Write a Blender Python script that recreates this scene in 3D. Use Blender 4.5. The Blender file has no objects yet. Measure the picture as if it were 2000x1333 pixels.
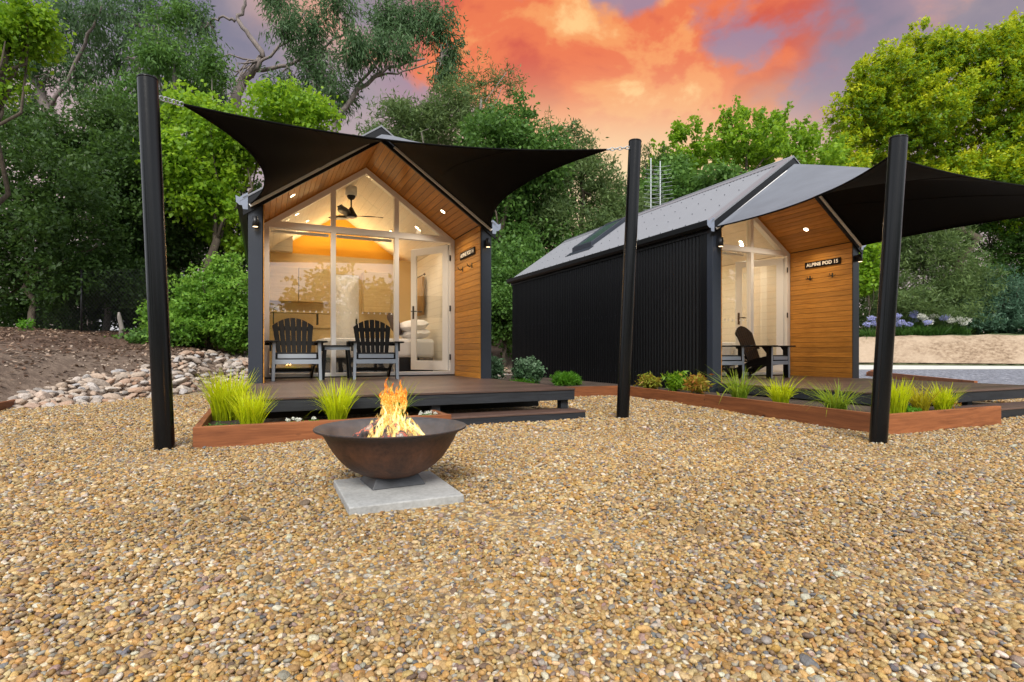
import bpy, bmesh, math, random
import numpy as np
from mathutils import Vector, Matrix
R = math.radians
scene = bpy.context.scene
COL = scene.collection
rnd = random.Random(7)
rng = np.random.default_rng(11)

# ------------------------------------------------------------------ camera
F = 1060.0; YH = 689.0; CAMH = 0.73; YAW = R(24.7)
cam_d = bpy.data.cameras.new('camera'); cam = bpy.data.objects.new('camera', cam_d); COL.objects.link(cam)
cam_d.sensor_width = 36; cam_d.lens = F / 2000 * 36; cam_d.shift_y = (YH - 666.5) / 2000
cam_d.clip_start = 0.05; cam_d.clip_end = 3000
cam.location = (0, 0, CAMH); cam.rotation_euler = (R(90), 0, -YAW)
scene.camera = cam

# ------------------------------------------------------------------ world
SUN_AZ, SUN_EL = R(205), R(43)          # compass azimuth from +Y towards +X
world = bpy.data.worlds.new('World'); scene.world = world; world.use_nodes = True
def build_world():
    nt = world.node_tree; nt.nodes.clear(); N = nt.nodes.new; L = nt.links.new
    out = N('ShaderNodeOutputWorld'); bg = N('ShaderNodeBackground'); L(bg.outputs[0], out.inputs[0])
    tc = N('ShaderNodeTexCoord'); D = tc.outputs['Generated']
    def math_(op, a, b=None, c=None, clamp=False):
        n = N('ShaderNodeMath'); n.operation = op; n.use_clamp = clamp
        for i, v in enumerate((a, b, c)):
            if v is None: continue
            if hasattr(v, 'links'): L(v, n.inputs[i])
            else: n.inputs[i].default_value = v
        return n.outputs[0]
    def dot(v):
        n = N('ShaderNodeVectorMath'); n.operation = 'DOT_PRODUCT'; L(D, n.inputs[0]); n.inputs[1].default_value = v
        return n.outputs['Value']
    def mix(f, a, b):
        n = N('ShaderNodeMix'); n.data_type = 'RGBA'
        L(f, n.inputs[0]) if hasattr(f, 'links') else setattr(n.inputs[0], 'default_value', f)
        for i, v in ((6, a), (7, b)):
            if hasattr(v, 'links'): L(v, n.inputs[i])
            else: n.inputs[i].default_value = (*v, 1)
        return n.outputs[2]
    def smooth(v, a, b):
        n = N('ShaderNodeMapRange'); n.interpolation_type = 'SMOOTHSTEP'; L(v, n.inputs[0])
        n.inputs[1].default_value = a; n.inputs[2].default_value = b
        return n.outputs[0]
    sky = N('ShaderNodeTexSky'); sky.sky_type = 'NISHITA'; sky.sun_disc = False
    sky.sun_elevation = SUN_EL; sky.sun_rotation = SUN_AZ
    sk = N('ShaderNodeVectorMath'); sk.operation = 'SCALE'; L(sky.outputs[0], sk.inputs[0]); sk.inputs['Scale'].default_value = 0.05
    # noise for the cloud deck, stretched sideways
    mp = N('ShaderNodeMapping'); L(D, mp.inputs[0]); mp.inputs['Scale'].default_value = (1.0, 1.0, 1.55); mp.inputs['Location'].default_value = (0.35, 0.2, 0.1)
    def noise(scale, detail, rough, dist=0.0):
        n = N('ShaderNodeTexNoise'); L(mp.outputs[0], n.inputs['Vector']); n.inputs['Scale'].default_value = scale
        n.inputs['Detail'].default_value = detail; n.inputs['Roughness'].default_value = rough; n.inputs['Distortion'].default_value = dist
        return n.outputs[0]
    n1 = noise(2.6, 10, 0.52, 0.12); n2 = noise(5.2, 10, 0.56, 0.25); n3 = noise(2.9, 8, 0.52, 0.1)
    def direc(az, el):
        a, e = R(az), R(el); return (math.sin(a) * math.cos(e), math.cos(a) * math.cos(e), math.sin(e))
    z = dot((0, 0, 1))
    glow = dot(direc(37, 27))                                   # sunset centre
    glow_n = math_('ADD', glow, math_('MULTIPLY', math_('SUBTRACT', n1, 0.5), 0.30))
    g_or = smooth(glow_n, 0.905, 0.965)
    low = smooth(math_('ADD', z, math_('MULTIPLY', math_('SUBTRACT', n2, 0.5), 0.22)), 0.47, 0.24)   # 1 near the horizon
    front = smooth(dot(direc(32, 8)), 0.12, 0.70)
    pale = (0.90, 0.93, 0.98)
    base = mix(smooth(n1, 0.38, 0.62), pale, (0.70, 0.73, 0.79))
    fr = mix(smooth(n1, 0.42, 0.60), (0.145, 0.130, 0.170), (0.30, 0.225, 0.225))
    fr = mix(math_('MULTIPLY', smooth(n2, 0.50, 0.68), smooth(glow, 0.80, 0.93)), fr, (0.62, 0.27, 0.15))
    fr = mix(math_('MULTIPLY', low, 0.6), fr, (0.47, 0.33, 0.29))
    tt = math_('ADD', math_('MULTIPLY', n2, 0.65), math_('MULTIPLY', n1, 0.35))
    orange = mix(smooth(tt, 0.42, 0.50), (0.47, 0.065, 0.017), (0.60, 0.125, 0.026))
    orange = mix(smooth(tt, 0.505, 0.555), orange, (0.66, 0.23, 0.055))
    orange = mix(smooth(tt, 0.56, 0.62), orange, (0.72, 0.42, 0.15))
    orange = mix(math_('MULTIPLY', low, 0.80), orange, (0.66, 0.33, 0.115))
    orange = mix(math_('MULTIPLY', math_('MULTIPLY', smooth(n3, 0.50, 0.56), smooth(z, 0.26, 0.40)), 0.88), orange, (0.225, 0.165, 0.225))
    fr = mix(g_or, fr, orange)
    hz = smooth(math_('ADD', math_('MULTIPLY', dot(direc(33, 10)), 1.0), math_('MULTIPLY', math_('SUBTRACT', n3, 0.5), 0.05)), 0.90, 0.995)
    fr = mix(math_('MULTIPLY', hz, smooth(z, 0.50, 0.28)), fr, (0.70, 0.52, 0.285))
    colr = mix(front, base, fr)
    # a little open sky between the clouds
    fin = N('ShaderNodeVectorMath'); fin.operation = 'ADD'
    cl = mix(0.04, colr, (0, 0, 0)); L(cl, fin.inputs[0]); L(sk.outputs[0], fin.inputs[1])
    sc2 = N('ShaderNodeVectorMath'); sc2.operation = 'SCALE'; L(sk.outputs[0], sc2.inputs[0]); sc2.inputs['Scale'].default_value = 0.25
    L(sc2.outputs[0], fin.inputs[1])
    L(fin.outputs[0], bg.inputs[0]); bg.inputs[1].default_value = 1.0
build_world()

sd = bpy.data.lights.new('sun', 'SUN'); sd.energy = 2.7; sd.angle = R(26); sd.color = (1.0, 0.95, 0.86)
sun = bpy.data.objects.new('sun', sd); COL.objects.link(sun)
sdir = Vector((math.sin(SUN_AZ) * math.cos(SUN_EL), math.cos(SUN_AZ) * math.cos(SUN_EL), math.sin(SUN_EL)))
sun.rotation_euler = sdir.to_track_quat('Z', 'Y').to_euler()
vs = scene.view_settings; scene.display_settings.display_device = 'sRGB'
vs.view_transform = 'Standard'; vs.look = 'None'; vs.exposure = 0.55; vs.gamma = 1.0; vs.use_curve_mapping = False
scene.cycles.max_bounces = 8; scene.cycles.transparent_max_bounces = 16
scene.cycles.use_denoising = True
scene.cycles.sample_clamp_indirect = 4.0

CY, SY = math.cos(YAW), math.sin(YAW)
def at(px, py, d):
    """place seen at photograph pixel px, py at depth d metres"""
    xc = (px - 1000) / F * d
    return Vector((xc * CY + d * SY, -xc * SY + d * CY, CAMH + (YH - py) / F * d))
def onz(px, py, z=0.0):
    return at(px, py, F * (CAMH - z) / (py - YH))

# ------------------------------------------------------------------ materials
M = {}
def mat(name, color=(0.5, 0.5, 0.5), rough=0.6, metal=0.0, spec=None, **k):
    m = bpy.data.materials.new(name); m.use_nodes = True; M[name] = m
    b = m.node_tree.nodes['Principled BSDF']
    b.inputs['Base Color'].default_value = (*color, 1); b.inputs['Roughness'].default_value = rough
    b.inputs['Metallic'].default_value = metal
    if 'ior' in k: b.inputs['IOR'].default_value = k['ior']
    if 'emit' in k:
        b.inputs['Emission Color'].default_value = (*k['emit'], 1); b.inputs['Emission Strength'].default_value = k['es']
    return m
class G:
    """small node graph helper"""
    def __init__(s, m): s.m = m; s.nt = m.node_tree; s.b = s.nt.nodes.get('Principled BSDF'); s.L = s.nt.links.new
    def n(s, t, **k):
        n = s.nt.nodes.new(t)
        for a, v in k.items():
            if a.startswith('i_'): n.inputs[a[2:].replace('_', ' ')].default_value = v
            else: setattr(n, a, v)
        return n
    def coord(s, kind='Object', scale=(1, 1, 1), loc=(0, 0, 0), rot=(0, 0, 0)):
        tc = s.n('ShaderNodeTexCoord'); mp = s.n('ShaderNodeMapping'); s.L(tc.outputs[kind], mp.inputs[0])
        mp.inputs['Scale'].default_value = scale; mp.inputs['Location'].default_value = loc; mp.inputs['Rotation'].default_value = rot
        return mp.outputs[0]
    def noise(s, v, scale, detail=4, rough=0.5, dist=0.0):
        n = s.n('ShaderNodeTexNoise', i_Scale=scale, i_Detail=detail, i_Roughness=rough, i_Distortion=dist)
        if v is not None: s.L(v, n.inputs['Vector'])
        return n.outputs[0]
    def ramp(s, f, stops):
        n = s.n('ShaderNodeValToRGB'); s.L(f, n.inputs[0]); e = n.color_ramp.elements
        while len(e) < len(stops): e.new(0.5)
        for el, (p, c) in zip(e, stops): el.position = p; el.color = (*c, 1)
        return n.outputs[0]
    def mix(s, f, a, b, blend='MIX'):
        n = s.n('ShaderNodeMix', data_type='RGBA', blend_type=blend)
        for i, v in ((0, f), (6, a), (7, b)):
            if hasattr(v, 'links'): s.L(v, n.inputs[i])
            else: n.inputs[i].default_value = v if i == 0 else (*v, 1)
        return n.outputs[2]
    def math(s, op, a, b=0.0):
        n = s.n('ShaderNodeMath', operation=op)
        for i, v in ((0, a), (1, b)):
            if hasattr(v, 'links'): s.L(v, n.inputs[i])
            else: n.inputs[i].default_value = v
        return n.outputs[0]
    def bump(s, h, strength=0.3, dist=0.01):
        n = s.n('ShaderNodeBump'); n.inputs['Strength'].default_value = strength; n.inputs['Distance'].default_value = dist
        s.L(h, n.inputs['Height']); s.L(n.outputs[0], s.b.inputs['Normal'])
    def col(s, c): s.L(c, s.b.inputs['Base Color'])
    def rough(s, v): s.L(v, s.b.inputs['Roughness'])

def wood(name, dark, light, axis='x', scale=1.0, rough=0.5, knots=False, ior=1.45, rnd_amt=0.35):
    m = mat(name, light, rough, ior=ior); g = G(m)
    st = {'x': (1.2, 16, 16), 'y': (16, 1.2, 16), 'z': (16, 16, 1.2)}[axis]
    oi = g.n('ShaderNodeObjectInfo')
    tc = g.n('ShaderNodeTexCoord'); add = g.n('ShaderNodeVectorMath', operation='ADD')
    sc = g.n('ShaderNodeVectorMath', operation='SCALE'); g.L(oi.outputs['Random'], sc.inputs['Scale']); sc.inputs[0].default_value = (17, 23, 31)
    g.L(tc.outputs['Object'], add.inputs[0]); g.L(sc.outputs[0], add.inputs[1])
    mp = g.n('ShaderNodeMapping'); g.L(add.outputs[0], mp.inputs[0]); mp.inputs['Scale'].default_value = tuple(v * scale for v in st)
    v = mp.outputs[0]
    n1 = g.noise(v, 2.2, 8, 0.62, 1.2); n2 = g.noise(v, 9, 5, 0.6)
    c = g.ramp(n1, [(0.3, dark), (0.5, tuple((a + b) / 2 for a, b in zip(dark, light))), (0.72, light)])
    c = g.mix(0.25, c, g.ramp(n2, [(0.35, dark), (0.65, light)]))
    if knots:
        vo = g.n('ShaderNodeTexVoronoi', i_Scale=1.0); mp2 = g.n('ShaderNodeMapping'); g.L(add.outputs[0], mp2.inputs[0])
        mp2.inputs['Scale'].default_value = (3.4, 3.4, 7.5); g.L(mp2.outputs[0], vo.inputs['Vector'])
        c = g.mix(g.ramp(vo.outputs['Distance'], [(0.03, (1, 1, 1)), (0.13, (0, 0, 0))]), c, tuple(a * 0.35 for a in dark))
    rv = g.n('ShaderNodeMapRange'); g.L(oi.outputs['Random'], rv.inputs[0]); rv.inputs[3].default_value = 1 - rnd_amt / 2; rv.inputs[4].default_value = 1 + rnd_amt / 2
    vm = g.n('ShaderNodeVectorMath', operation='SCALE'); g.L(c, vm.inputs[0]); g.L(rv.outputs[0], vm.inputs['Scale'])
    g.col(vm.outputs[0]); g.bump(n2, 0.25, 0.002)
    r = g.n('ShaderNodeMapRange'); g.L(n1, r.inputs[0]); r.inputs[3].default_value = rough - 0.1; r.inputs[4].default_value = rough + 0.15; g.rough(r.outputs[0])
    return m
wood('cladding_wood', (0.33, 0.130, 0.016), (0.66, 0.30, 0.048), 'y', 0.8, 0.45)
wood('decking_wood', (0.048, 0.028, 0.022), (0.125, 0.074, 0.058), 'x', 0.8, 0.36, ior=1.55, rnd_amt=0.8)
wood('sleeper_x', (0.12, 0.034, 0.010), (0.36, 0.125, 0.042), 'x', 0.5, 0.6, knots=True)
wood('sleeper_y', (0.12, 0.034, 0.010), (0.36, 0.125, 0.042), 'y', 0.5, 0.6, knots=True)
wood('dark_timber', (0.008, 0.009, 0.011), (0.030, 0.034, 0.042), 'x', 0.6, 0.5)
wood('curtain_timber', (0.25, 0.12, 0.03), (0.52, 0.30, 0.09), 'z', 0.8, 0.5)
wood('cabinet_timber', (0.50, 0.33, 0.13), (0.68, 0.48, 0.22), 'x', 0.4, 0.45, rnd_amt=0.1)
wood('log_wood', (0.03, 0.02, 0.015), (0.30, 0.20, 0.13), 'x', 1.5, 0.85)

def steel(name, color, rough, ior=1.5, dirt=0.15):
    m = mat(name, color, rough, ior=ior); g = G(m); v = g.coord()
    n = g.noise(v, 3, 6, 0.6); n2 = g.noise(v, 40, 3, 0.6)
    g.col(g.mix(g.ramp(n, [(0.35, (0, 0, 0)), (0.75, (dirt, dirt, dirt))]), color, tuple(min(1, c * 1.6 + 0.02) for c in color)))
    r = g.n('ShaderNodeMapRange'); g.L(n2, r.inputs[0]); r.inputs[3].default_value = rough - 0.02; r.inputs[4].default_value = rough + 0.05; g.rough(r.outputs[0])
    return m
steel('black_steel', (0.0028, 0.003, 0.0038), 0.22, 1.38, 0.03)
steel('cladding_steel', (0.0030, 0.0033, 0.0042), 0.36, 1.4, 0.03)
steel('column_steel', (0.022, 0.028, 0.042), 0.38, 1.55)
steel('roof_steel', (0.20, 0.205, 0.225), 0.45, 1.5, 0.08)
steel('gutter_cap', (0.20, 0.23, 0.30), 0.4)
steel('chair_black', (0.0045, 0.0045, 0.005), 0.42, 1.38, 0.03)
steel('chair_front_lit', (0.33, 0.37, 0.42), 0.40, 1.7)  # black furniture; sky light on its front faces is painted in as grey
steel('zinc', (0.88, 0.86, 0.82), 0.35)
steel('antenna_metal', (0.40, 0.43, 0.45), 0.4)
steel('handle_black', (0.015, 0.015, 0.015), 0.35)
mat('white_paint', (0.86, 0.84, 0.81), 0.42)
mat('plaster', (0.74, 0.69, 0.60), 0.6)
mat('golden_panel', (0.74, 0.54, 0.26), 0.5)
mat('wall_mustard', (0.80, 0.44, 0.04), 0.6)
mat('bed_linen', (0.80, 0.79, 0.80), 0.85)
mat('cushion_brown', (0.12, 0.075, 0.07), 0.9)
mat('bed_base', (0.012, 0.013, 0.018), 0.8)
mat('interior_floor', (0.16, 0.10, 0.06), 0.45)
mat('lamp_glow', (1, 1, 1), 0.5, emit=(1.0, 0.78, 0.48), es=14)
mat('lamp_glow_soft', (1, 1, 1), 0.5, emit=(1.0, 0.72, 0.40), es=2.2)
mat('dark_plastic', (0.012, 0.012, 0.014), 0.4)
mat('sign_black', (0.008, 0.004, 0.003), 0.9, ior=1.3)
mat('sign_white', (0.82, 0.76, 0.66), 0.5)
mat('decal_white', (0.85, 0.83, 0.8), 0.5)
mat('house_wall', (0.62, 0.62, 0.68), 0.7)
mat('pot_clay', (0.35, 0.3, 0.24), 0.7)
def tinted_board(name, c, axis):
    m = mat(name, c, 0.5); return m
def fabric(name, c, sheen=0.0):
    m = mat(name, c, 0.85); g = G(m); v = g.coord('Object', (1, 1, 1))
    w = g.n('ShaderNodeTexWave', wave_type='BANDS', i_Scale=55.0, i_Distortion=0.4); g.L(v, w.inputs[0])
    n = g.noise(v, 2.5, 4); g.bump(w.outputs[0], 0.25, 0.002)
    g.col(g.mix(g.ramp(n, [(0.35, (0, 0, 0)), (0.8, (0.5, 0.5, 0.5))]), c, tuple(x * 1.5 for x in c)))
    return m
fabric('sail_under', (0.0030, 0.0029, 0.0029)); fabric('sail_top_lit', (0.135, 0.145, 0.17))  # one black cloth; sky light on the upper skin is painted as grey
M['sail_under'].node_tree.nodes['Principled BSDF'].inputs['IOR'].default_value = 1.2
def concrete():
    m = mat('concrete', (0.42, 0.42, 0.40), 0.85); g = G(m); v = g.coord()
    n = g.noise(v, 4, 8, 0.6); n2 = g.noise(v, 60, 4, 0.6)
    g.col(g.mix(0.3, g.ramp(n, [(0.3, (0.24, 0.24, 0.235)), (0.7, (0.42, 0.42, 0.41))]), g.ramp(n2, [(0.35, (0.25, 0.25, 0.24)), (0.6, (0.5, 0.5, 0.5))])))
    g.bump(n2, 0.4, 0.004)
concrete()
def conc2():
    m = mat('concrete_path', (0.62, 0.62, 0.58), 0.85); g = G(m); n = g.noise(g.coord(), 1.5, 8, 0.6)
    g.col(g.ramp(n, [(0.3, (0.52, 0.53, 0.50)), (0.7, (0.68, 0.68, 0.64))]))
conc2()
def iron():
    m = mat('rusty_iron', (0.1, 0.04, 0.02), 0.62, 0.0, ior=1.5); g = G(m); v = g.coord('Object')
    n = g.noise(v, 5, 8, 0.62, 0.6); n2 = g.noise(v, 50, 4, 0.65)
    sep = g.n('ShaderNodeSeparateXYZ'); tc = g.n('ShaderNodeTexCoord'); g.L(tc.outputs['Object'], sep.inputs[0])
    rust = g.ramp(n, [(0.28, (0.018, 0.009, 0.006)), (0.46, (0.062, 0.024, 0.011)), (0.60, (0.12, 0.045, 0.018)), (0.72, (0.16, 0.09, 0.06))])
    # the soot-blackened band under the rim is a shape of its own
    zz = g.math('ADD', sep.outputs['Z'], g.math('MULTIPLY', g.math('SUBTRACT', n, 0.5), 0.10))
    band = g.ramp(zz, [(0.20, (0, 0, 0)), (0.30, (1, 1, 1))])
    c = g.mix(band, rust, (0.022, 0.020, 0.022)); c = g.mix(0.25, c, g.ramp(n2, [(0.35, (0.02, 0.01, 0.008)), (0.65, (0.16, 0.07, 0.035))]))
    g.col(c); g.bump(n2, 0.35, 0.004)
    m2 = mat('sooty_iron', (0.035, 0.037, 0.042), 0.5, ior=1.6); g = G(m2); n = g.noise(g.coord(), 7, 8, 0.6)
    g.col(g.ramp(n, [(0.3, (0.026, 0.027, 0.031)), (0.7, (0.075, 0.078, 0.088))])); g.bump(g.noise(g.coord(), 60, 3), 0.3, 0.003)
iron()
def soil(name, c1, c2, c3, sc=9):
    m = mat(name, c1, 0.95); g = G(m); v = g.coord()
    n = g.noise(v, sc, 10, 0.68); n2 = g.noise(v, sc * 0.09, 4, 0.55)
    vo = g.n('ShaderNodeTexVoronoi', i_Scale=sc * 2.6, i_Randomness=1.0); g.L(v, vo.inputs['Vector'])
    c = g.ramp(n, [(0.32, c1), (0.5, c2), (0.68, c3)])
    c = g.mix(g.ramp(n2, [(0.42, (0, 0, 0)), (0.60, (0.75, 0.75, 0.75))]), c, c3)
    g.col(c); g.bump(g.math('ADD', n, g.math('MULTIPLY', vo.outputs['Distance'], 0.4)), 0.9, 0.03)
soil('mulch', (0.025, 0.016, 0.011), (0.075, 0.048, 0.032), (0.16, 0.105, 0.075), 22)
soil('dry_bank', (0.14, 0.09, 0.055), (0.31, 0.22, 0.145), (0.46, 0.35, 0.25), 4.5)
soil('bed_soil', (0.02, 0.013, 0.009), (0.05, 0.032, 0.022), (0.11, 0.075, 0.055), 30)
def ground_mat():
    m = mat('earth', (0.2, 0.15, 0.1), 0.95); g = G(m); v = g.coord()
    n = g.noise(v, 7, 10, 0.7); n2 = g.noise(v, 0.45, 5, 0.6, 0.4); n4 = g.noise(v, 30, 6, 0.7)
    dirt = g.ramp(n, [(0.3, (0.085, 0.055, 0.040)), (0.5, (0.165, 0.115, 0.085)), (0.7, (0.27, 0.20, 0.15))])
    litter = g.ramp(n4, [(0.3, (0.03, 0.018, 0.012)), (0.52, (0.10, 0.055, 0.035)), (0.66, (0.24, 0.15, 0.10)), (0.74, (0.42, 0.32, 0.24))])
    sep = g.n('ShaderNodeSeparateXYZ'); tc = g.n('ShaderNodeTexCoord'); g.L(tc.outputs['Object'], sep.inputs[0])
    # leaf litter lies under the trees, beyond a wavy line
    zz = g.math('ADD', g.math('MULTIPLY', sep.outputs['Z'], 1.0), g.math('MULTIPLY', g.math('SUBTRACT', n2, 0.5), 1.1))
    c = g.mix(g.ramp(zz, [(0.62, (0, 0, 0)), (0.95, (1, 1, 1))]), dirt, litter)
    grass = g.ramp(n4, [(0.3, (0.03, 0.05, 0.012)), (0.7, (0.12, 0.15, 0.05))])
    far = g.math('GREATER_THAN', g.n('ShaderNodeVectorMath', operation='LENGTH').outputs['Value'], 0)
    ln = g.n('ShaderNodeVectorMath', operation='LENGTH'); g.L(tc.outputs['Object'], ln.inputs[0])
    mr = g.n('ShaderNodeMapRange'); g.L(ln.outputs['Value'], mr.inputs[0]); mr.inputs[1].default_value = 30; mr.inputs[2].default_value = 45
    c = g.mix(mr.outputs[0], c, grass)
    g.col(c); g.bump(g.math('ADD', n, n4), 0.8, 0.03)
ground_mat()
GR = [(0.52, 0.345, 0.135), (0.45, 0.26, 0.088), (0.59, 0.445, 0.235), (0.34, 0.235, 0.130), (0.33, 0.31, 0.27), (0.66, 0.60, 0.48), (0.17, 0.115, 0.075), (0.17, 0.175, 0.185), (0.50, 0.285, 0.065), (0.33, 0.225, 0.19)]
GW = [26, 17, 22, 10, 7, 9, 3, 2.5, 5, 4]
def gravel_mats():
    m = mat('gravel_bed', (0.3, 0.2, 0.1), 0.9); g = G(m); v = g.coord()
    vo = g.n('ShaderNodeTexVoronoi', i_Scale=38.0); g.L(v, vo.inputs['Vector'])
    sp = g.n('ShaderNodeSeparateColor'); g.L(vo.outputs['Color'], sp.inputs[0])
    st = [(0.0, GR[6]), (0.12, GR[3]), (0.3, GR[0]), (0.5, GR[2]), (0.65, GR[1]), (0.8, GR[4]), (0.92, GR[5])]
    c = g.ramp(sp.outputs[0], st)
    c = g.mix(g.ramp(vo.outputs['Distance'], [(0.25, (0, 0, 0)), (0.75, (0.75, 0.75, 0.75))]), c, (0.07, 0.045, 0.025))
    g.col(c); g.bump(vo.outputs['Distance'], -0.8, 0.02) if False else g.bump(vo.outputs['Distance'], 0.6, 0.012)
    m = mat('pebble', (0.5, 0.35, 0.18), 0.62); g = G(m)
    a = g.n('ShaderNodeAttribute', attribute_type='INSTANCER', attribute_name='tint')
    n = g.noise(g.coord('Object'), 2.2, 5, 0.6)
    vmm = g.n('ShaderNodeVectorMath', operation='MULTIPLY'); g.L(a.outputs['Color'], vmm.inputs[0])
    g.L(g.ramp(n, [(0.25, (0.50, 0.46, 0.42)), (0.75, (1.02, 1.0, 0.97))]), vmm.inputs[1]); g.col(vmm.outputs[0])
    g.bump(g.noise(g.coord('Object'), 6, 3), 0.3, 0.1)
    m = mat('dark_gravel', (0.1, 0.1, 0.12), 0.85); g = G(m); v = g.coord()
    vo = g.n('ShaderNodeTexVoronoi', i_Scale=14.0); g.L(v, vo.inputs['Vector']); sp = g.n('ShaderNodeSeparateColor'); g.L(vo.outputs['Color'], sp.inputs[0])
    g.col(g.ramp(sp.outputs[0], [(0, (0.07, 0.075, 0.095)), (0.5, (0.16, 0.17, 0.21)), (1, (0.34, 0.35, 0.40))])); g.bump(vo.outputs['Distance'], 0.8, 0.03)
gravel_mats()
def rock_mat():
    m = mat('rock', (0.5, 0.45, 0.4), 0.9); g = G(m); oi = g.n('ShaderNodeObjectInfo'); v = g.coord()
    n = g.noise(v, 6, 8, 0.65)
    c = g.ramp(oi.outputs['Random'], [(0, (0.30, 0.28, 0.27)), (0.25, (0.50, 0.40, 0.32)), (0.45, (0.45, 0.28, 0.19)), (0.6, (0.56, 0.48, 0.42)), (0.8, (0.42, 0.41, 0.42)), (1, (0.66, 0.58, 0.50))])
    vm = g.n('ShaderNodeVectorMath', operation='MULTIPLY'); g.L(c, vm.inputs[0]); g.L(g.ramp(n, [(0.3, (0.62, 0.60, 0.58)), (0.7, (1.18, 1.17, 1.16))]), vm.inputs[1])
    g.col(vm.outputs[0]); g.bump(n, 0.6, 0.03)
rock_mat()
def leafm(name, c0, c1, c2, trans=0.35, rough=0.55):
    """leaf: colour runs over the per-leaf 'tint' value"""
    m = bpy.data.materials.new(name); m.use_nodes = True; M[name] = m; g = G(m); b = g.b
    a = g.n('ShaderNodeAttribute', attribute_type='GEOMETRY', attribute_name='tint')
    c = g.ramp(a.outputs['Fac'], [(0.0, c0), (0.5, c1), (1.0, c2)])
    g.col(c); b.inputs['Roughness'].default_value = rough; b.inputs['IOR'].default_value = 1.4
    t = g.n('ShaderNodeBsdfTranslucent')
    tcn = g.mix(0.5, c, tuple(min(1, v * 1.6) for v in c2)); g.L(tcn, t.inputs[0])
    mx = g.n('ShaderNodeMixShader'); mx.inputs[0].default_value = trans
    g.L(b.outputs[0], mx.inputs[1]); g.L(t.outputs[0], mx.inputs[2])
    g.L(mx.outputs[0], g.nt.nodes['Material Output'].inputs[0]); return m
leafm('leaf_dark', (0.014, 0.034, 0.007), (0.038, 0.086, 0.016), (0.09, 0.165, 0.03))
leafm('leaf_mid', (0.026, 0.072, 0.012), (0.07, 0.16, 0.028), (0.15, 0.28, 0.05))
leafm('leaf_bush', (0.036, 0.105, 0.01), (0.12, 0.27, 0.026), (0.26, 0.44, 0.055))
leafm('leaf_maple', (0.06, 0.145, 0.006), (0.155, 0.3, 0.014), (0.32, 0.48, 0.026), 0.45)
leafm('leaf_yellow', (0.040, 0.120, 0.004), (0.18, 0.33, 0.009), (0.55, 0.56, 0.016), 0.4)
leafm('leaf_gum', (0.020, 0.050, 0.018), (0.058, 0.120, 0.042), (0.125, 0.215, 0.085))
leafm('leaf_wattle', (0.034, 0.066, 0.02), (0.088, 0.145, 0.042), (0.185, 0.26, 0.08))
leafm('leaf_blue', (0.028, 0.075, 0.042), (0.066, 0.145, 0.085), (0.14, 0.24, 0.16))
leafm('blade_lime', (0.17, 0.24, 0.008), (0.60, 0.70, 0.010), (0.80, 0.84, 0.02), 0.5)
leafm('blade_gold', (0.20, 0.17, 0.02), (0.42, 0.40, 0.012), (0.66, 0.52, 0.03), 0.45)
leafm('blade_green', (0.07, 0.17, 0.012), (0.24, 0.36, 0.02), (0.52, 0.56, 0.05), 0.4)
leafm('leaf_fern', (0.040, 0.13, 0.008), (0.09, 0.25, 0.014), (0.17, 0.38, 0.03), 0.4)
leafm('leaf_sage', (0.035, 0.085, 0.035), (0.085, 0.17, 0.075), (0.24, 0.36, 0.22), 0.3)
leafm('leaf_nandina', (0.12, 0.20, 0.012), (0.30, 0.34, 0.03), (0.45, 0.14, 0.035), 0.4)
leafm('leaf_strap', (0.018, 0.060, 0.008), (0.050, 0.13, 0.018), (0.12, 0.24, 0.045), 0.3)
leafm('petal_white', (0.62, 0.64, 0.56), (0.78, 0.78, 0.70), (0.82, 0.82, 0.76), 0.3)
leafm('petal_lilac', (0.24, 0.25, 0.60), (0.38, 0.40, 0.72), (0.58, 0.60, 0.80), 0.3)
def bark(name, c1, c2):
    m = mat(name, c1, 0.9); g = G(m); n = g.noise(g.coord('Object', (3, 3, 0.6)), 4, 8, 0.65, 0.8)
    g.col(g.ramp(n, [(0.3, c1), (0.7, c2)])); g.bump(n, 0.6, 0.03)
bark('bark_gum', (0.10, 0.085, 0.085), (0.27, 0.22, 0.20)); bark('bark_dark', (0.04, 0.03, 0.022), (0.11, 0.085, 0.06)); bark('bark_grey', (0.14, 0.12, 0.11), (0.30, 0.27, 0.24))
def glass():
    m = bpy.data.materials.new('glass'); m.use_nodes = True; M['glass'] = m; nt = m.node_tree; nt.nodes.clear()
    o = nt.nodes.new('ShaderNodeOutputMaterial'); t = nt.nodes.new('ShaderNodeBsdfTransparent'); gl = nt.nodes.new('ShaderNodeBsdfGlossy')
    gl.inputs['Roughness'].default_value = 0.0; gl.inputs[0].default_value = (1, 1, 1, 1); t.inputs[0].default_value = (0.95, 0.96, 0.95, 1)
    fr = nt.nodes.new('ShaderNodeFresnel'); fr.inputs[0].default_value = 2.25; mx = nt.nodes.new('ShaderNodeMixShader')
    ge = nt.nodes.new('ShaderNodeNewGeometry'); sb = nt.nodes.new('ShaderNodeMath'); sb.operation = 'SUBTRACT'; sb.inputs[0].default_value = 1.0; nt.links.new(ge.outputs['Backfacing'], sb.inputs[1])
    ml = nt.nodes.new('ShaderNodeMath'); ml.operation = 'MULTIPLY'; nt.links.new(fr.outputs[0], ml.inputs[0]); nt.links.new(sb.outputs[0], ml.inputs[1])
    nt.links.new(ml.outputs[0], mx.inputs[0]); nt.links.new(t.outputs[0], mx.inputs[1]); nt.links.new(gl.outputs[0], mx.inputs[2]); nt.links.new(mx.outputs[0], o.inputs[0])
    m = mat('skylight_glass', (0.05, 0.09, 0.085), 0.08, ior=1.5)
glass()
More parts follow.
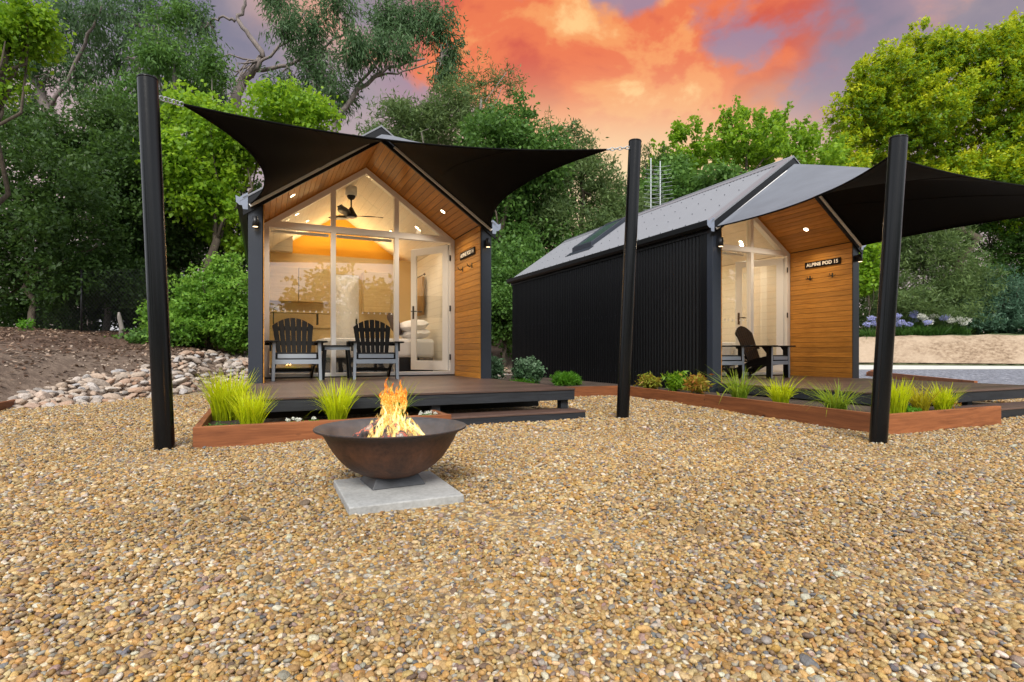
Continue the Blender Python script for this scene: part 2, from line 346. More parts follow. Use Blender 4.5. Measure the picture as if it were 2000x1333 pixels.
def flame_mats():
    for nm, c_lo, c_hi, s in (('flame_outer', (1.0, 0.52, 0.06), (1.0, 0.19, 0.012), 0.95), ('flame_core', (1.0, 0.86, 0.38), (1.0, 0.50, 0.06), 1.5)):
        m = bpy.data.materials.new(nm); m.use_nodes = True; M[nm] = m; nt = m.node_tree; nt.nodes.clear(); g = G(m)
        o = g.n('ShaderNodeOutputMaterial'); e = g.n('ShaderNodeEmission'); t = g.n('ShaderNodeBsdfTransparent')
        tc = g.n('ShaderNodeTexCoord'); sep = g.n('ShaderNodeSeparateXYZ'); g.L(tc.outputs['Object'], sep.inputs[0])
        h = g.n('ShaderNodeMapRange'); g.L(sep.outputs['Z'], h.inputs[0]); h.inputs[1].default_value = 0.27; h.inputs[2].default_value = 0.58
        n = g.noise(g.coord('Object', (1, 1, 0.45)), 42, 5, 0.6, 1.5)
        n2 = g.noise(g.coord('Object', (1, 1, 0.5)), 75, 4, 0.6, 2.0)
        hh = g.math('ADD', g.math('MULTIPLY', h.outputs[0], 0.7), g.math('MULTIPLY', g.math('SUBTRACT', n2, 0.5), 3.2))
        g.L(g.ramp(hh, [(0.0, (1.0, 0.80, 0.30)), (0.25, c_lo), (0.6, c_hi), (1.0, (0.55, 0.05, 0.006))]), e.inputs[0]); e.inputs[1].default_value = s
        lw = g.n('ShaderNodeLayerWeight', i_Blend=0.35)
        al = g.math('MULTIPLY', g.math('SUBTRACT', 1.0, lw.outputs['Facing']), g.ramp(n, [(0.44, (0.0, 0.0, 0.0)), (0.58, (1, 1, 1))]))
        al2 = g.math('MULTIPLY', al, 1.25 if 'core' in nm else 0.95)
        al2.node.use_clamp = True
        mx = g.n('ShaderNodeMixShader'); g.L(al2, mx.inputs[0]); g.L(t.outputs[0], mx.inputs[1]); g.L(e.outputs[0], mx.inputs[2]); g.L(mx.outputs[0], o.inputs[0])
    m = mat('ember', (0.02, 0.015, 0.012), 0.9); g = G(m); n = g.noise(g.coord(), 22, 5, 0.6)
    g.col(g.ramp(n, [(0.3, (0.02, 0.015, 0.012)), (0.6, (0.20, 0.17, 0.15))]))
    g.L(g.ramp(n, [(0.52, (0, 0, 0)), (0.60, (1.0, 0.13, 0.01)), (0.72, (1.0, 0.45, 0.08))]), g.b.inputs['Emission Color']); g.b.inputs['Emission Strength'].default_value = 1.6
    m = mat('charred_log', (0.03, 0.02, 0.02), 0.9); g = G(m); n = g.noise(g.coord('Object'), 16, 6, 0.65)
    g.col(g.ramp(n, [(0.35, (0.015, 0.012, 0.014)), (0.55, (0.10, 0.08, 0.08)), (0.7, (0.5, 0.42, 0.36))]))
    g.L(g.ramp(n, [(0.49, (0, 0, 0)), (0.52, (0.8, 0.10, 0.01)), (0.55, (0, 0, 0))]), g.b.inputs['Emission Color']); g.b.inputs['Emission Strength'].default_value = 1.0
flame_mats()

# ------------------------------------------------------------------ mesh helpers
class MB:
    def __init__(s): s.v = []; s.f = []; s.mi = []; s.sm = []
    def add(s, vs_, fs, mi=0, smooth=False):
        o = len(s.v); s.v += [tuple(v) for v in vs_]; s.f += [tuple(i + o for i in f) for f in fs]
        s.mi += [mi] * len(fs); s.sm += [smooth] * len(fs); return s
    def box(s, a, b, mtx=None, mi=0):
        x0, y0, z0 = a; x1, y1, z1 = b
        vs_ = [Vector(p) for p in ((x0, y0, z0), (x1, y0, z0), (x1, y1, z0), (x0, y1, z0), (x0, y0, z1), (x1, y0, z1), (x1, y1, z1), (x0, y1, z1))]
        if mtx is not None: vs_ = [mtx @ v for v in vs_]
        return s.add(vs_, [(0, 3, 2, 1), (4, 5, 6, 7), (0, 1, 5, 4), (1, 2, 6, 5), (2, 3, 7, 6), (3, 0, 4, 7)], mi)
    def prism(s, poly, y0, y1, axis='y', mi=0):
        """poly: (a, b) outline swept along axis"""
        n = len(poly)
        def P(a, b, t): return {'y': (a, t, b), 'x': (t, a, b), 'z': (a, b, t)}[axis]
        vs_ = [P(a, b, y0) for a, b in poly] + [P(a, b, y1) for a, b in poly]
        fs = [tuple(range(n))[::-1], tuple(range(n, 2 * n))] + [(i, (i + 1) % n, (i + 1) % n + n, i + n) for i in range(n)]
        return s.add(vs_, fs, mi)
    def bar(s, p, q, w, h, up=(0, 0, 1), mi=0):
        p, q = Vector(p), Vector(q); d = q - p; L = d.length; d.normalize(); up = Vector(up)
        x = d.cross(up)
        if x.length < 1e-5: x = d.cross(Vector((0, 1, 0)))
        x.normalize(); u = x.cross(d)
        m = Matrix((x, d, u)).transposed().to_4x4(); m.translation = p
        return s.box((-w / 2, 0, -h / 2), (w / 2, L, h / 2), m, mi)
    def tube(s, pts, rad, n=10, caps=True, mi=0):
        pts = [Vector(p) for p in pts]; rad = rad if isinstance(rad, (list, tuple)) else [rad] * len(pts)
        vs_ = []; prev = None
        for i, p in enumerate(pts):
            d = (pts[min(i + 1, len(pts) - 1)] - pts[max(i - 1, 0)]).normalized()
            if prev is None: prev = d.orthogonal().normalized()
            x = (prev - d * prev.dot(d)).normalized(); prev = x; y = d.cross(x)
            for k in range(n):
                a = 2 * math.pi * k / n; vs_.append(p + (x * math.cos(a) + y * math.sin(a)) * rad[i])
        fs = [(i * n + k, i * n + (k + 1) % n, (i + 1) * n + (k + 1) % n, (i + 1) * n + k) for i in range(len(pts) - 1) for k in range(n)]
        s.add(vs_, fs, mi, True)
        if caps:
            m = len(pts) - 1; o = len(s.v) - len(vs_)
            s.f += [tuple(o + k for k in range(n))[::-1], tuple(o + m * n + k for k in range(n))]; s.mi += [mi, mi]; s.sm += [False, False]
        return s
    def lathe(s, prof, n=48, c=(0, 0, 0), mi=0, smooth=True, jitter=0):
        vs_ = []
        for r, z in prof:
            for k in range(n):
                a = 2 * math.pi * k / n; vs_.append((c[0] + r * math.cos(a), c[1] + r * math.sin(a), c[2] + z))
        fs = [(i * n + k, i * n + (k + 1) % n, (i + 1) * n + (k + 1) % n, (i + 1) * n + k) for i in range(len(prof) - 1) for k in range(n)]
        return s.add(vs_, fs, mi, smooth)
    def mesh(s, name):
        me = bpy.data.meshes.new(name); me.from_pydata(s.v, [], s.f)
        me.polygons.foreach_set('material_index', s.mi); me.polygons.foreach_set('use_smooth', s.sm); me.update(); return me

def link(o, parent=None, label=None, cat=None, group=None, kind=None):
    COL.objects.link(o)
    if parent: o.parent = parent
    if label: o['label'] = label
    if cat: o['category'] = cat
    if group: o['group'] = group
    if kind: o['kind'] = kind
    return o
def part(name, mb, mats, parent=None, bev=0, loc=None, rot=None, **k):
    me = mb.mesh(name) if isinstance(mb, MB) else mb
    if not me.materials:
        for m in (mats if isinstance(mats, (list, tuple)) else [mats]): me.materials.append(M[m])
    o = bpy.data.objects.new(name, me); link(o, parent, **k)
    if loc: o.location = loc
    if rot: o.rotation_euler = rot
    if bev:
        b = o.modifiers.new('edge', 'BEVEL'); b.width = bev; b.segments = 2; b.limit_method = 'ANGLE'; b.angle_limit = R(40)
    return o
def thing(name, loc=(0, 0, 0), rz=0, **k):
    o = bpy.data.objects.new(name, None); o.location = loc; o.rotation_euler = (0, 0, rz); o.empty_display_size = 0.1
    return link(o, **k)
def copy_tree(o, parent=None, label=None, loc=None, rz=None):
    c = o.copy(); COL.objects.link(c)
    if parent: c.parent = parent
    if label: c['label'] = label
    if loc is not None: c.location = loc
    if rz is not None: c.rotation_euler = (0, 0, rz)
    for ch in list(o.children): copy_tree(ch, c)
    return c
def fast_mesh(name, V, Q, tint=None, mat_name=None, smooth=False):
    """V (n,3), Q (m,4) arrays"""
    me = bpy.data.meshes.new(name); nv, nf, k = len(V), len(Q), Q.shape[1]
    me.vertices.add(nv); me.vertices.foreach_set('co', V.astype(np.float32).ravel())
    me.loops.add(nf * k); me.loops.foreach_set('vertex_index', Q.astype(np.int32).ravel())
    me.polygons.add(nf); me.polygons.foreach_set('loop_start', np.arange(0, nf * k, k, dtype=np.int32))
    if smooth: me.polygons.foreach_set('use_smooth', np.ones(nf, bool))
    me.update(calc_edges=True)
    if tint is not None:
        a = me.attributes.new('tint', 'FLOAT', 'FACE'); a.data.foreach_set('value', tint.astype(np.float32))
    if mat_name: me.materials.append(M[mat_name])
    return me

# ------------------------------------------------------------------ terrain
EX = [-60, -12, -3.7, -2.95, -2.2, -1.4, -1.0, 0.2, 3.5, 5, 6.5, 10, 14, 20, 27, 35.8, 39.5, 44, 60, 200]
EY = [2.0, 4.0, 6.8, 9.0, 9.7, 10.6, 12.2, 12.9, 12.2, 11.2, 15, 16, 22, 25.5, 25, 22.3, 16.0, 8, -18, -60]
def hgt(x, y):
    x = np.asarray(x, float); y = np.asarray(y, float)
    s = y - np.interp(x, EX, EY)
    left = 1 / (1 + np.exp((x - 9) / 1.2))
    hl = np.interp(s, [-0.3, 0.0, 3.0, 7.0, 14, 40, 400], [0, 0.01, 0.68, 1.08, 1.4, 2.0, 6.0])
    hr = np.interp(s, [-0.3, 0, 1.0, 5.0, 12, 400], [0, 0.01, 0.35, 1.65, 1.95, 7.0])
    h = hl * left + hr * (1 - left)
    bump = (np.sin(x * 1.9 + y * 0.7) + np.sin(y * 2.3 - x * 1.1)) * 0.03 + np.sin(x * 5.1) * np.sin(y * 4.7) * 0.02
    return h + np.clip(s, 0, 1) * bump - 0.012
def axis_pts(lo, hi, step, far):
    a = list(np.arange(lo, hi + 1e-6, step)); st = step
    while a[-1] < far: st *= 1.35; a.append(a[-1] + st)
    st = step; b = []
    c = lo
    while c > -far: st *= 1.35; c -= st; b.append(c)
    return np.array(b[::-1] + a)
def build_ground():
    xs = axis_pts(-14, 46, 0.4, 900); ys = axis_pts(-6, 44, 0.4, 900)
    X, Y = np.meshgrid(xs, ys); Z = hgt(X, Y); n, m = X.shape
    V = np.stack([X.ravel(), Y.ravel(), Z.ravel()], 1)
    i = np.arange(n * m).reshape(n, m)
    Q = np.stack([i[:-1, :-1].ravel(), i[:-1, 1:].ravel(), i[1:, 1:].ravel(), i[1:, :-1].ravel()], 1)
    part('ground', fast_mesh('ground', V, Q, smooth=True), 'earth', kind='structure')
build_ground()
def sheet(name, pts, z, m, kind='structure'):
    mb = MB(); mb.add([(p[0], p[1], z) for p in pts], [tuple(range(len(pts)))]); return part(name, mb, m, kind=kind)
gpoly = [(-3.2, -40), (40, -40), (40, 2.5), (17, 3.0), (12.4, 6.1), (10.5, 6.3), (6.0, 6.4), (6.0, 7.55), (3.2, 7.65), (3.2, 12.1), (0.3, 12.7), (-1.0, 12.2), (-1.45, 10.7), (-2.2, 9.8), (-2.9, 9.2), (-2.9, 8.1), (-3.2, 6.5), (-5.5, 5.0), (-14, 3.6), (-14, -40)]
sheet('gravel_yard', gpoly, 0.002, 'gravel_bed')
dg = [onz(1680, 736), onz(1705, 722.6), onz(2080, 722.5), onz(2300, 745)]
sheet('driveway', [(11.2, 8.2), (12.5, 6.2), (17.1, 3.1), (30, 2.6), (36, 8), (29.9, 12.2), (23, 14.6), (14, 14)], 0.006, 'dark_gravel')
sheet('concrete_path', [(16.0, 16.6), (23, 14.7), (29.9, 12.3), (37, 8.5), (44.5, 9.0), (36.2, 15.3), (31, 19.9), (18, 22.2)], 0.010, 'concrete_path')
# the straw-coloured bank beyond the drive
def bank():
    xs = np.linspace(17, 60, 90); t = np.linspace(-0.2, 7.5, 20)
    X, T = np.meshgrid(xs, t); Y = np.interp(X, EX, EY) + T; Z = hgt(X, Y) + 0.10 + (rng.random(X.shape) - 0.5) * 0.14 * np.clip(T, 0, 1)
    i = np.arange(X.size).reshape(X.shape)
    Q = np.stack([i[:-1, :-1].ravel(), i[:-1, 1:].ravel(), i[1:, 1:].ravel(), i[1:, :-1].ravel()], 1)
    part('earth_bank', fast_mesh('earth_bank', np.stack([X.ravel(), Y.ravel(), Z.ravel()], 1), Q, smooth=True), 'dry_bank', kind='structure')
bank()

# ------------------------------------------------------------------ cabins
CW, CL, IN0, IN1, REC = 3.42, 7.2, 0.19, 3.23, 1.23
PIT = 0.70; AX = 1.71
zs = lambda x: 3.445 - PIT * abs(x - AX)          # soffit line
zr = lambda x: zs(x) + 0.17                        # roof line
def strip(mb, x0, x1, fa, fb, y0, y1, mi=0):
    """band between two gable lines for x0..x1 (split at the apex)"""
    segs = [(x0, x1)] if not (x0 < AX < x1) else [(x0, AX), (AX, x1)]
    for a, b in segs: mb.prism([(a, fa(a)), (b, fa(b)), (b, fb(b)), (a, fb(a))], y0, y1, 'y', mi)
    return mb
def shiplap():
    m = mat('shiplap', (0.82, 0.76, 0.65), 0.5); g = G(m); tc = g.n('ShaderNodeTexCoord'); sp = g.n('ShaderNodeSeparateXYZ'); g.L(tc.outputs['Object'], sp.inputs[0])
    f = g.math('FRACT', g.math('MULTIPLY', sp.outputs['Z'], 1 / 0.14)); e = g.ramp(f, [(0.0, (0, 0, 0)), (0.05, (1, 1, 1))])
    g.bump(e, 0.6, 0.006); g.col(g.mix(e, (0.48, 0.42, 0.33), (0.82, 0.76, 0.65)))
    m = mat('ceiling_boards', (0.78, 0.71, 0.60), 0.5); g = G(m); tc = g.n('ShaderNodeTexCoord'); sp = g.n('ShaderNodeSeparateXYZ'); g.L(tc.outputs['Object'], sp.inputs[0])
    f = g.math('FRACT', g.math('MULTIPLY', sp.outputs['X'], 1 / 0.115)); e = g.ramp(f, [(0.0, (0, 0, 0)), (0.05, (1, 1, 1))])
    g.bump(e, 0.6, 0.006); g.col(g.mix(e, (0.50, 0.43, 0.33), (0.78, 0.71, 0.60)))
shiplap()
def corrugated(length, fn, pitch=0.076, amp=0.008, seg=8):
    """returns quads: fn(t, off) -> (p_low, p_high) at distance t along the sheet"""
    n = int(length / pitch * seg); V = []
    for i in range(n + 1):
        t = length * i / n; off = amp * math.sin(2 * math.pi * t / pitch); a, b = fn(t, off); V += [a, b]
    Q = [(2 * i, 2 * i + 2, 2 * i + 3, 2 * i + 1) for i in range(n)]
    return V, Q
board_me = None
def make_cabin(loc):
    global board_me
    root = thing('cabin', loc, label='dark steel gabled cabin with timber-lined porch and glass front, behind the fire bowl', cat='cabin', group='alpine cabins with gabled glass fronts')
    G0 = -0.33
    for x0 in (0.0, CW - 0.17):
        part('column', MB().box((x0, 0, G0), (x0 + 0.17, 0.12, zs(x0 + 0.08) + (0.02))), 'column_steel', root, bev=0.004)
    for sx, x in ((-1, 0.0), (1, CW)):
        part('corner_flashing', MB().box((min(x, x - sx * 0.012) + (0.001 * sx), 0.121, G0), (max(x, x - sx * 0.012) + 0.001 * sx, 0.25, 2.33)), 'cladding_steel', root)
        V, Q = corrugated(CL - 0.26, lambda t, o: ((x - sx * 0.012 + sx * o, 0.25 + t, G0), (x - sx * 0.012 + sx * o, 0.25 + t, 2.36)))
        mb = MB(); mb.add(V, Q, 0, True); mb.box((min(x - sx * 0.03, x - sx * 0.12), 0.125, G0 + 0.05), (max(x - sx * 0.03, x - sx * 0.12), CL - 0.01, 2.36))
        part('wall_cladding', mb, 'cladding_steel', root)
        mb = MB()
        for zz in (0.1, 1.15, 2.2):
            for k in range(44): mb.box((x + sx * 0.0 - 0.004, 0.33 + k * 0.152 , zz - 0.005), (x + sx * 0.0 + 0.004, 0.34 + k * 0.152, zz + 0.005))
        part('screws', mb, 'column_steel', root, kind='stuff')
    V, Q = corrugated(CW - 0.02, lambda t, o: ((0.01 + t, CL - 0.004 + o, G0), (0.01 + t, CL - 0.004 + o, zs(0.01 + t))))
    mb = MB(); mb.add(V, Q, 0, True); strip(mb, 0.02, CW - 0.02, lambda x: G0 + 0.03, lambda x: zs(x), CL - 0.12, CL - 0.02); part('back_wall', mb, 'cladding_steel', root)
    # roof
    strip(mb := MB(), -0.02, CW + 0.02, lambda x: zs(x) + 0.018, lambda x: zr(x) - 0.014, 0.03, CL + 0.03); part('roof_frame', mb, 'dark_plastic', root)
    for s in (-1, 1):
        def rf(t, o, s=s):
            xe = AX + s * (AX + 0.10); nx, nz = s * PIT / math.hypot(1, PIT), 1 / math.hypot(1, PIT)
            return ((AX + nx * o, -0.04 + t, zr(AX) + nz * o), (xe + nx * o, -0.04 + t, zr(xe) + nz * o))
        V, Q = corrugated(CL + 0.12, rf, amp=0.009); mb = MB(); mb.add(V, Q, 0, True); part('roof_sheet', mb, 'roof_steel', root)
        mb = MB()
        for r_ in range(4):
            xx = AX + s * (0.30 + r_ * 0.43)
            for k in range(23): mb.box((xx - 0.0045, 0.1 + k * 0.304, zr(xx) + 0.004), (xx + 0.0045, 0.109 + k * 0.304, zr(xx) + 0.017))
        part('roof_screws', mb, 'column_steel', root, kind='stuff')
        # barge flashing, roof-coloured fold on top of a dark face
        xe = AX + s * (AX + 0.06); a, b = min(AX, xe), max(AX, xe)
        part('barge_board', strip(MB(), a, b, lambda x: zs(x) - 0.035, lambda x: zr(x) + 0.005, -0.030, 0.0), 'cladding_steel', root)
        part('barge_capping', strip(MB(), a, b, lambda x: zr(x) + 0.007, lambda x: zr(x) + 0.028, -0.036, 0.14), 'roof_steel', root)
        # gutter: quad profile, with end cap
        x = 0.0 if s < 0 else CW; o = -s
        prof = [(x + s * 0.005, 2.31), (x + s * 0.10, 2.30), (x + s * 0.135, 2.335), (x + s * 0.14, 2.415), (x + s * 0.128, 2.415), (x + s * 0.12, 2.345), (x + s * 0.095, 2.315), (x + s * 0.005, 2.325)]
        gu = part('gutter', MB().prism(prof, -0.03, CL + 0.05), 'cladding_steel', root)
        cap = [(x + s * 0.003, 2.25), (x + s * 0.06, 2.25), (x + s * 0.07, 2.30), (x + s * 0.10, 2.30), (x + s * 0.14, 2.335), (x + s * 0.145, 2.42), (x + s * 0.10, 2.40), (x + s * 0.05, 2.44), (x + s * 0.003, 2.47)]
        part('gutter_end_cap', MB().prism(cap, -0.036, -0.031), 'gutter_cap', root)
    strip(mb := MB(), AX - 0.13, AX + 0.13, lambda x: zr(x) + 0.012, lambda x: zr(x) + 0.017, 0.141, CL + 0.09); mb.tube([(AX, -0.03, zr(AX) + 0.018), (AX, CL + 0.09, zr(AX) + 0.018)], 0.016, 8)
    part('ridge_cap', mb, 'roof_steel', root)
    # skylight
    sk = MB(); f = lambda x: zr(x) + 0.012; h = lambda x: zr(x) + 0.12
    x0, x1, y0, y1 = 0.55, 1.52, 4.15, 4.98
    for a in ((x0, x0 + 0.06, y0, y1), (x1 - 0.06, x1, y0, y1), (x0 + 0.06, x1 - 0.06, y0, y0 + 0.06), (x0 + 0.06, x1 - 0.06, y1 - 0.06, y1)): strip(sk, a[0], a[1], f, h, a[2], a[3])
    so = part('skylight', sk, 'column_steel', root, bev=0.006)
    part('skylight_glass', strip(MB(), x0 + 0.062, x1 - 0.062, lambda x: zr(x) + 0.09, lambda x: zr(x) + 0.10, y0 + 0.062, y1 - 0.062), 'skylight_glass', so)
    part('flashing', strip(MB(), x0 - 0.14, x0 - 0.002, lambda x: zr(x) + 0.012, lambda x: zr(x) + 0.016, y0 - 0.1, y1 + 0.1), 'column_steel', so)
    # porch lining: one board mesh shared by all
    L = REC - 0.012; pw = 0.0928
    mb = MB(); w = pw / 2 - 0.0028
    mb.prism([(-w, 0.0), (-w + 0.0025, -0.003), (w - 0.0025, -0.003), (w, 0.0), (w, 0.009), (-w, 0.009)], 0.006, 0.006 + L, 'y')
    board_me = mb.mesh('cladding_board'); board_me.materials.append(M['cladding_wood'])
    ang = math.atan(PIT)
    for s in (-1, 1):
        for k in range(20):
            x = AX + s * (k + 0.5) * pw * math.cos(ang)
            part('cladding_board', board_me, 'cladding_wood', root, loc=(x, 0.0, zs(x) + 0.005), rot=(0, s * ang, 0))
        for k in range(26):
            z = 2.375 - (k + 0.5) * 0.0916
            part('cladding_board', board_me, 'cladding_wood', root, loc=((IN1 + 0.003) if s > 0 else (IN0 - 0.003), 0.0, z), rot=(0, R(90) * s, 0))
    for x0, x1 in ((0.171, IN0 - 0.013), (IN1 + 0.013, CW - 0.171)):
        pass
    for xa, xb in ((0.13, IN0 - 0.013), (IN1 + 0.013, CW - 0.13)): part('wall_frame', MB().box((xa, 0.125, -0.05), (xb, REC + 0.2, 2.37)), 'dark_plastic', root)
    # white glazed front
    Y0, Y1 = REC, REC + 0.11; wf = 0.075
    mu = (IN0 + 1.013, IN0 + 2.027)
    fr = MB()
    fr.box((IN0, Y0, 0.02), (IN0 + wf, Y1, zs(IN0 + wf) - 0.10)); fr.box((IN1 - wf, Y0, 0.02), (IN1, Y1, zs(IN1 - wf) - 0.10))
    for m_ in mu:
        fr.box((m_ - 0.036, Y0 + 0.002, 0.075), (m_ + 0.036, Y1 - 0.002, 2.32)); fr.box((m_ - 0.036, Y0 + 0.002, 2.42), (m_ + 0.036, Y1 - 0.002, zs(m_) - 0.10))
    fr.box((IN0 + wf, Y0 + 0.001, 2.32), (IN1 - wf, Y1 - 0.001, 2.42)); fr.box((IN0 + wf, Y0 + 0.003, 0.02), (IN1 - wf, Y1 - 0.003, 0.075))
    part('window_frame', fr, 'white_paint', root, bev=0.004)
    part('raked_window_frame', strip(MB(), IN0, IN1, lambda x: zs(x) - 0.115, lambda x: zs(x) - 0.002, Y0 - 0.003, Y1 + 0.003), 'white_paint', root, bev=0.004)
    part('threshold', MB().box((IN0, Y0 - 0.01, 0.001), (IN1, Y1, 0.018)), 'dark_plastic', root)
    part('shadow_trim', strip(MB(), IN0, IN1, lambda x: zs(x) - 0.018, lambda x: zs(x) - 0.001, Y0 - 0.022, Y0 - 0.005), 'cladding_wood', root)
    yp = Y0 + 0.05
    for a, b in ((IN0 + wf, mu[0] - 0.036), (mu[0] + 0.036, mu[1] - 0.036)):
        p = part('pane', MB().box((a, yp, 0.076), (b, yp + 0.008, 2.319)), 'glass', root)
        dm = MB()
        for k in range(10):
            x = a + 0.045 + (b - a - 0.09) * k / 9
            dm.prism([(x - 0.016, 1.035), (x + 0.016, 1.035), (x + 0.003, 1.070), (x - 0.003, 1.062)], yp - 0.004, yp - 0.002)
        part('safety_marker_row', dm, 'decal_white', p, kind='stuff')
        part('roller_blind', MB().box((a + 0.02, Y1 + 0.012, 2.265), (b - 0.02, Y1 + 0.055, 2.315)), 'white_paint', root, bev=0.02)
    up = [(IN0 + wf, mu[0] - 0.036), (mu[0] + 0.036, mu[1] - 0.036), (mu[1] + 0.036, IN1 - wf)]
    for a, b in up: part('pane', strip(MB(), a, b, lambda x: 2.421, lambda x: max(zs(x) - 0.116, 2.4215), yp, yp + 0.008), 'glass', root)
    # door, hinged at the right jamb, standing open into the room
    D = MB(); dw, dh, st = 0.885, 2.21, 0.125
    D.box((0, -0.02, 0), (st, 0.02, dh)); D.box((dw - st, -0.02, 0), (dw, 0.02, dh)); D.box((st, -0.019, 0), (dw - st, 0.019, 0.17)); D.box((st, -0.019, dh - 0.125), (dw - st, 0.019, dh))
    do = part('door', D, 'white_paint', root, bev=0.003, loc=(IN1 - wf - 0.012, Y0 + 0.075, 0.085), rot=(0, 0, R(122)))
    part('pane', MB().box((st, -0.004, 0.17), (dw - st, 0.004, dh - 0.125)), 'glass', do)
    hb = MB()
    for s in (-1, 1):
        hb.box((dw - 0.085, s * 0.021 - 0.004, 0.93), (dw - 0.045, s * 0.021 + 0.004, 1.17)); hb.tube([(dw - 0.065, s * 0.02, 1.07), (dw - 0.065, s * 0.07, 1.07), (dw - 0.19, s * 0.07, 1.065)], 0.010, 8)
    part('handle', hb, 'handle_black', do)
    for z in (0.27, 1.12, 2.0):
        part('hinge', MB().box((IN1 - wf - 0.022, Y0 - 0.014, z), (IN1 - wf + 0.006, Y0 - 0.004, z + 0.10)), 'handle_black', root, bev=0.002)
    # room
    part('floor', MB().box((IN0, Y1, -0.03), (IN1, CL - 0.13, 0.0)), 'interior_floor', root)
    for x0, x1 in ((IN0 - 0.03, IN0), (IN1, IN1 + 0.03)): part('inner_wall', MB().box((x0, REC + 0.002, 0.0), (x1, CL - 0.13, 2.372)), 'shiplap', root)
    part('ceiling', strip(MB(), IN0, IN1, lambda x: zs(x) - 0.003, lambda x: zs(x) + 0.014, Y1 + 0.004, CL - 0.13), 'ceiling_boards', root)
    part('gable_wall', strip(MB(), IN0, IN1, lambda x: 2.43, lambda x: zs(x) - 0.004, 4.62, 4.66), 'wall_mustard', root)
    pw_ = MB(); pw_.box((IN0, 4.1, 0.0), (1.5, 4.16, 2.4)); pw_.box((2.05, 4.1, 0.0), (IN1, 4.16, 2.4)); pw_.box((1.5, 4.1, 2.05), (2.05, 4.16, 2.4)); pw_.box((IN0, 4.10, 2.402), (IN1, 4.7, 2.43))
    part('partition_wall', pw_, 'golden_panel', root)
    part('loft_side', strip(MB(), IN0 + 0.02, 0.72, lambda x: 2.432, lambda x: max(2.433, zs(x) - 0.01), 3.9, 4.6), 'shiplap', root)
    idr = part('inner_door', MB().box((1.502, 4.11, 0), (2.048, 4.15, 2.048)), 'white_paint', root); part('handle', MB().box((1.98, 4.08, 1.0), (2.01, 4.109, 1.12)), 'handle_black', idr)
    for a, b, z0, z1 in ((0.22, 0.82, 1.42, 2.1), (0.83, 1.42, 1.42, 2.1), (2.1, 2.66, 1.25, 2.1), (0.22, 1.45, 0.1, 0.88)):
        c_ = part('cupboard', MB().box((a, 3.78 if z0 > 1 else 3.5, z0), (b, 4.098, z1)), 'cabinet_timber', root, bev=0.004)
    sh = part('shelf', MB().box((0.21, 3.4, 1.17), (1.40, 3.72, 1.20)), 'cabinet_timber', root)
    for x in (0.35, 1.15): part('bracket', MB().box((x, 3.45, 0.95), (x + 0.02, 3.7, 1.168)), 'handle_black', sh)
    part('worktop', MB().box((0.20, 3.46, 0.885), (1.47, 4.09, 0.915)), 'cabinet_timber', root)
    # side window with timber curtain on the right inner wall
    wi = part('side_window', MB().box((IN1 - 0.012, 3.1, 1.22), (IN1 - 0.002, 3.9, 1.98)), 'plaster', root)
    # lamps: soffit and ceiling downlights
    for (x, y, pw2) in ((0.56, 0.49, 40.0), (2.81, 0.57, 40.0), (0.70, 2.0, 27.0), (2.76, 2.0, 32.0), (0.95, 3.2, 26.0), (2.55, 3.2, 26.0)):
        s = -1 if x < AX else 1; yaw = Matrix.Rotation(s * ang, 4, 'Y')
        d = MB(); d.lathe([(0.0, 0.0), (0.036, 0.0), (0.036, 0.003)], 20); rg = MB(); rg.lathe([(0.038, 0.004), (0.038, -0.003), (0.050, -0.003), (0.052, 0.004)], 24)
        o = part('downlight', rg, 'white_paint', root, loc=(x, y, zs(x) - 0.004), rot=(0, s * ang, 0))
        part('lamp', d, 'lamp_glow', o)
        ld = bpy.data.lights.new('lamp_light', 'SPOT'); ld.energy = pw2; ld.color = (1.0, 0.84, 0.64); ld.spot_size = R(150); ld.spot_blend = 0.8; ld.shadow_soft_size = 0.04
        lo = bpy.data.objects.new('lamp_light', ld); link(lo, root); lo.location = (x - s * 0.02, y, zs(x) - 0.05); lo.rotation_euler = (0, s * ang * 0.5, 0)
    ld = bpy.data.lights.new('loft_strip_light', 'AREA'); ld.energy = 16; ld.color = (1.0, 0.70, 0.34); ld.shape = 'RECTANGLE'; ld.size = 1.8; ld.size_y = 0.1
    lo = bpy.data.objects.new('loft_strip_light', ld); link(lo, root); lo.location = (1.71, 4.25, 2.47); lo.rotation_euler = (R(-65 - 90), 0, 0)
    for x in (0.085, CW - 0.085):
        w = part('wall_light', MB().tube([(x, -0.075, 2.03), (x, -0.075, 2.16)], 0.036, 20), 'dark_plastic', root)
        part('bracket', MB().box((x - 0.02, -0.042, 2.04), (x + 0.02, -0.001, 2.15)), 'dark_plastic', w)
        part('lamp', MB().tube([(x, -0.075, 2.0275), (x, -0.075, 2.0295)], 0.031, 18), 'lamp_glow_soft', w)
    return root
P1 = (-0.168, 7.84, 0.33); P2 = (6.13, 6.13, 0.285)
cab1 = make_cabin(P1)
cab2 = copy_tree(cab1, label='dark corrugated steel cabin on the right with a skylight in its grey roof', loc=P2)

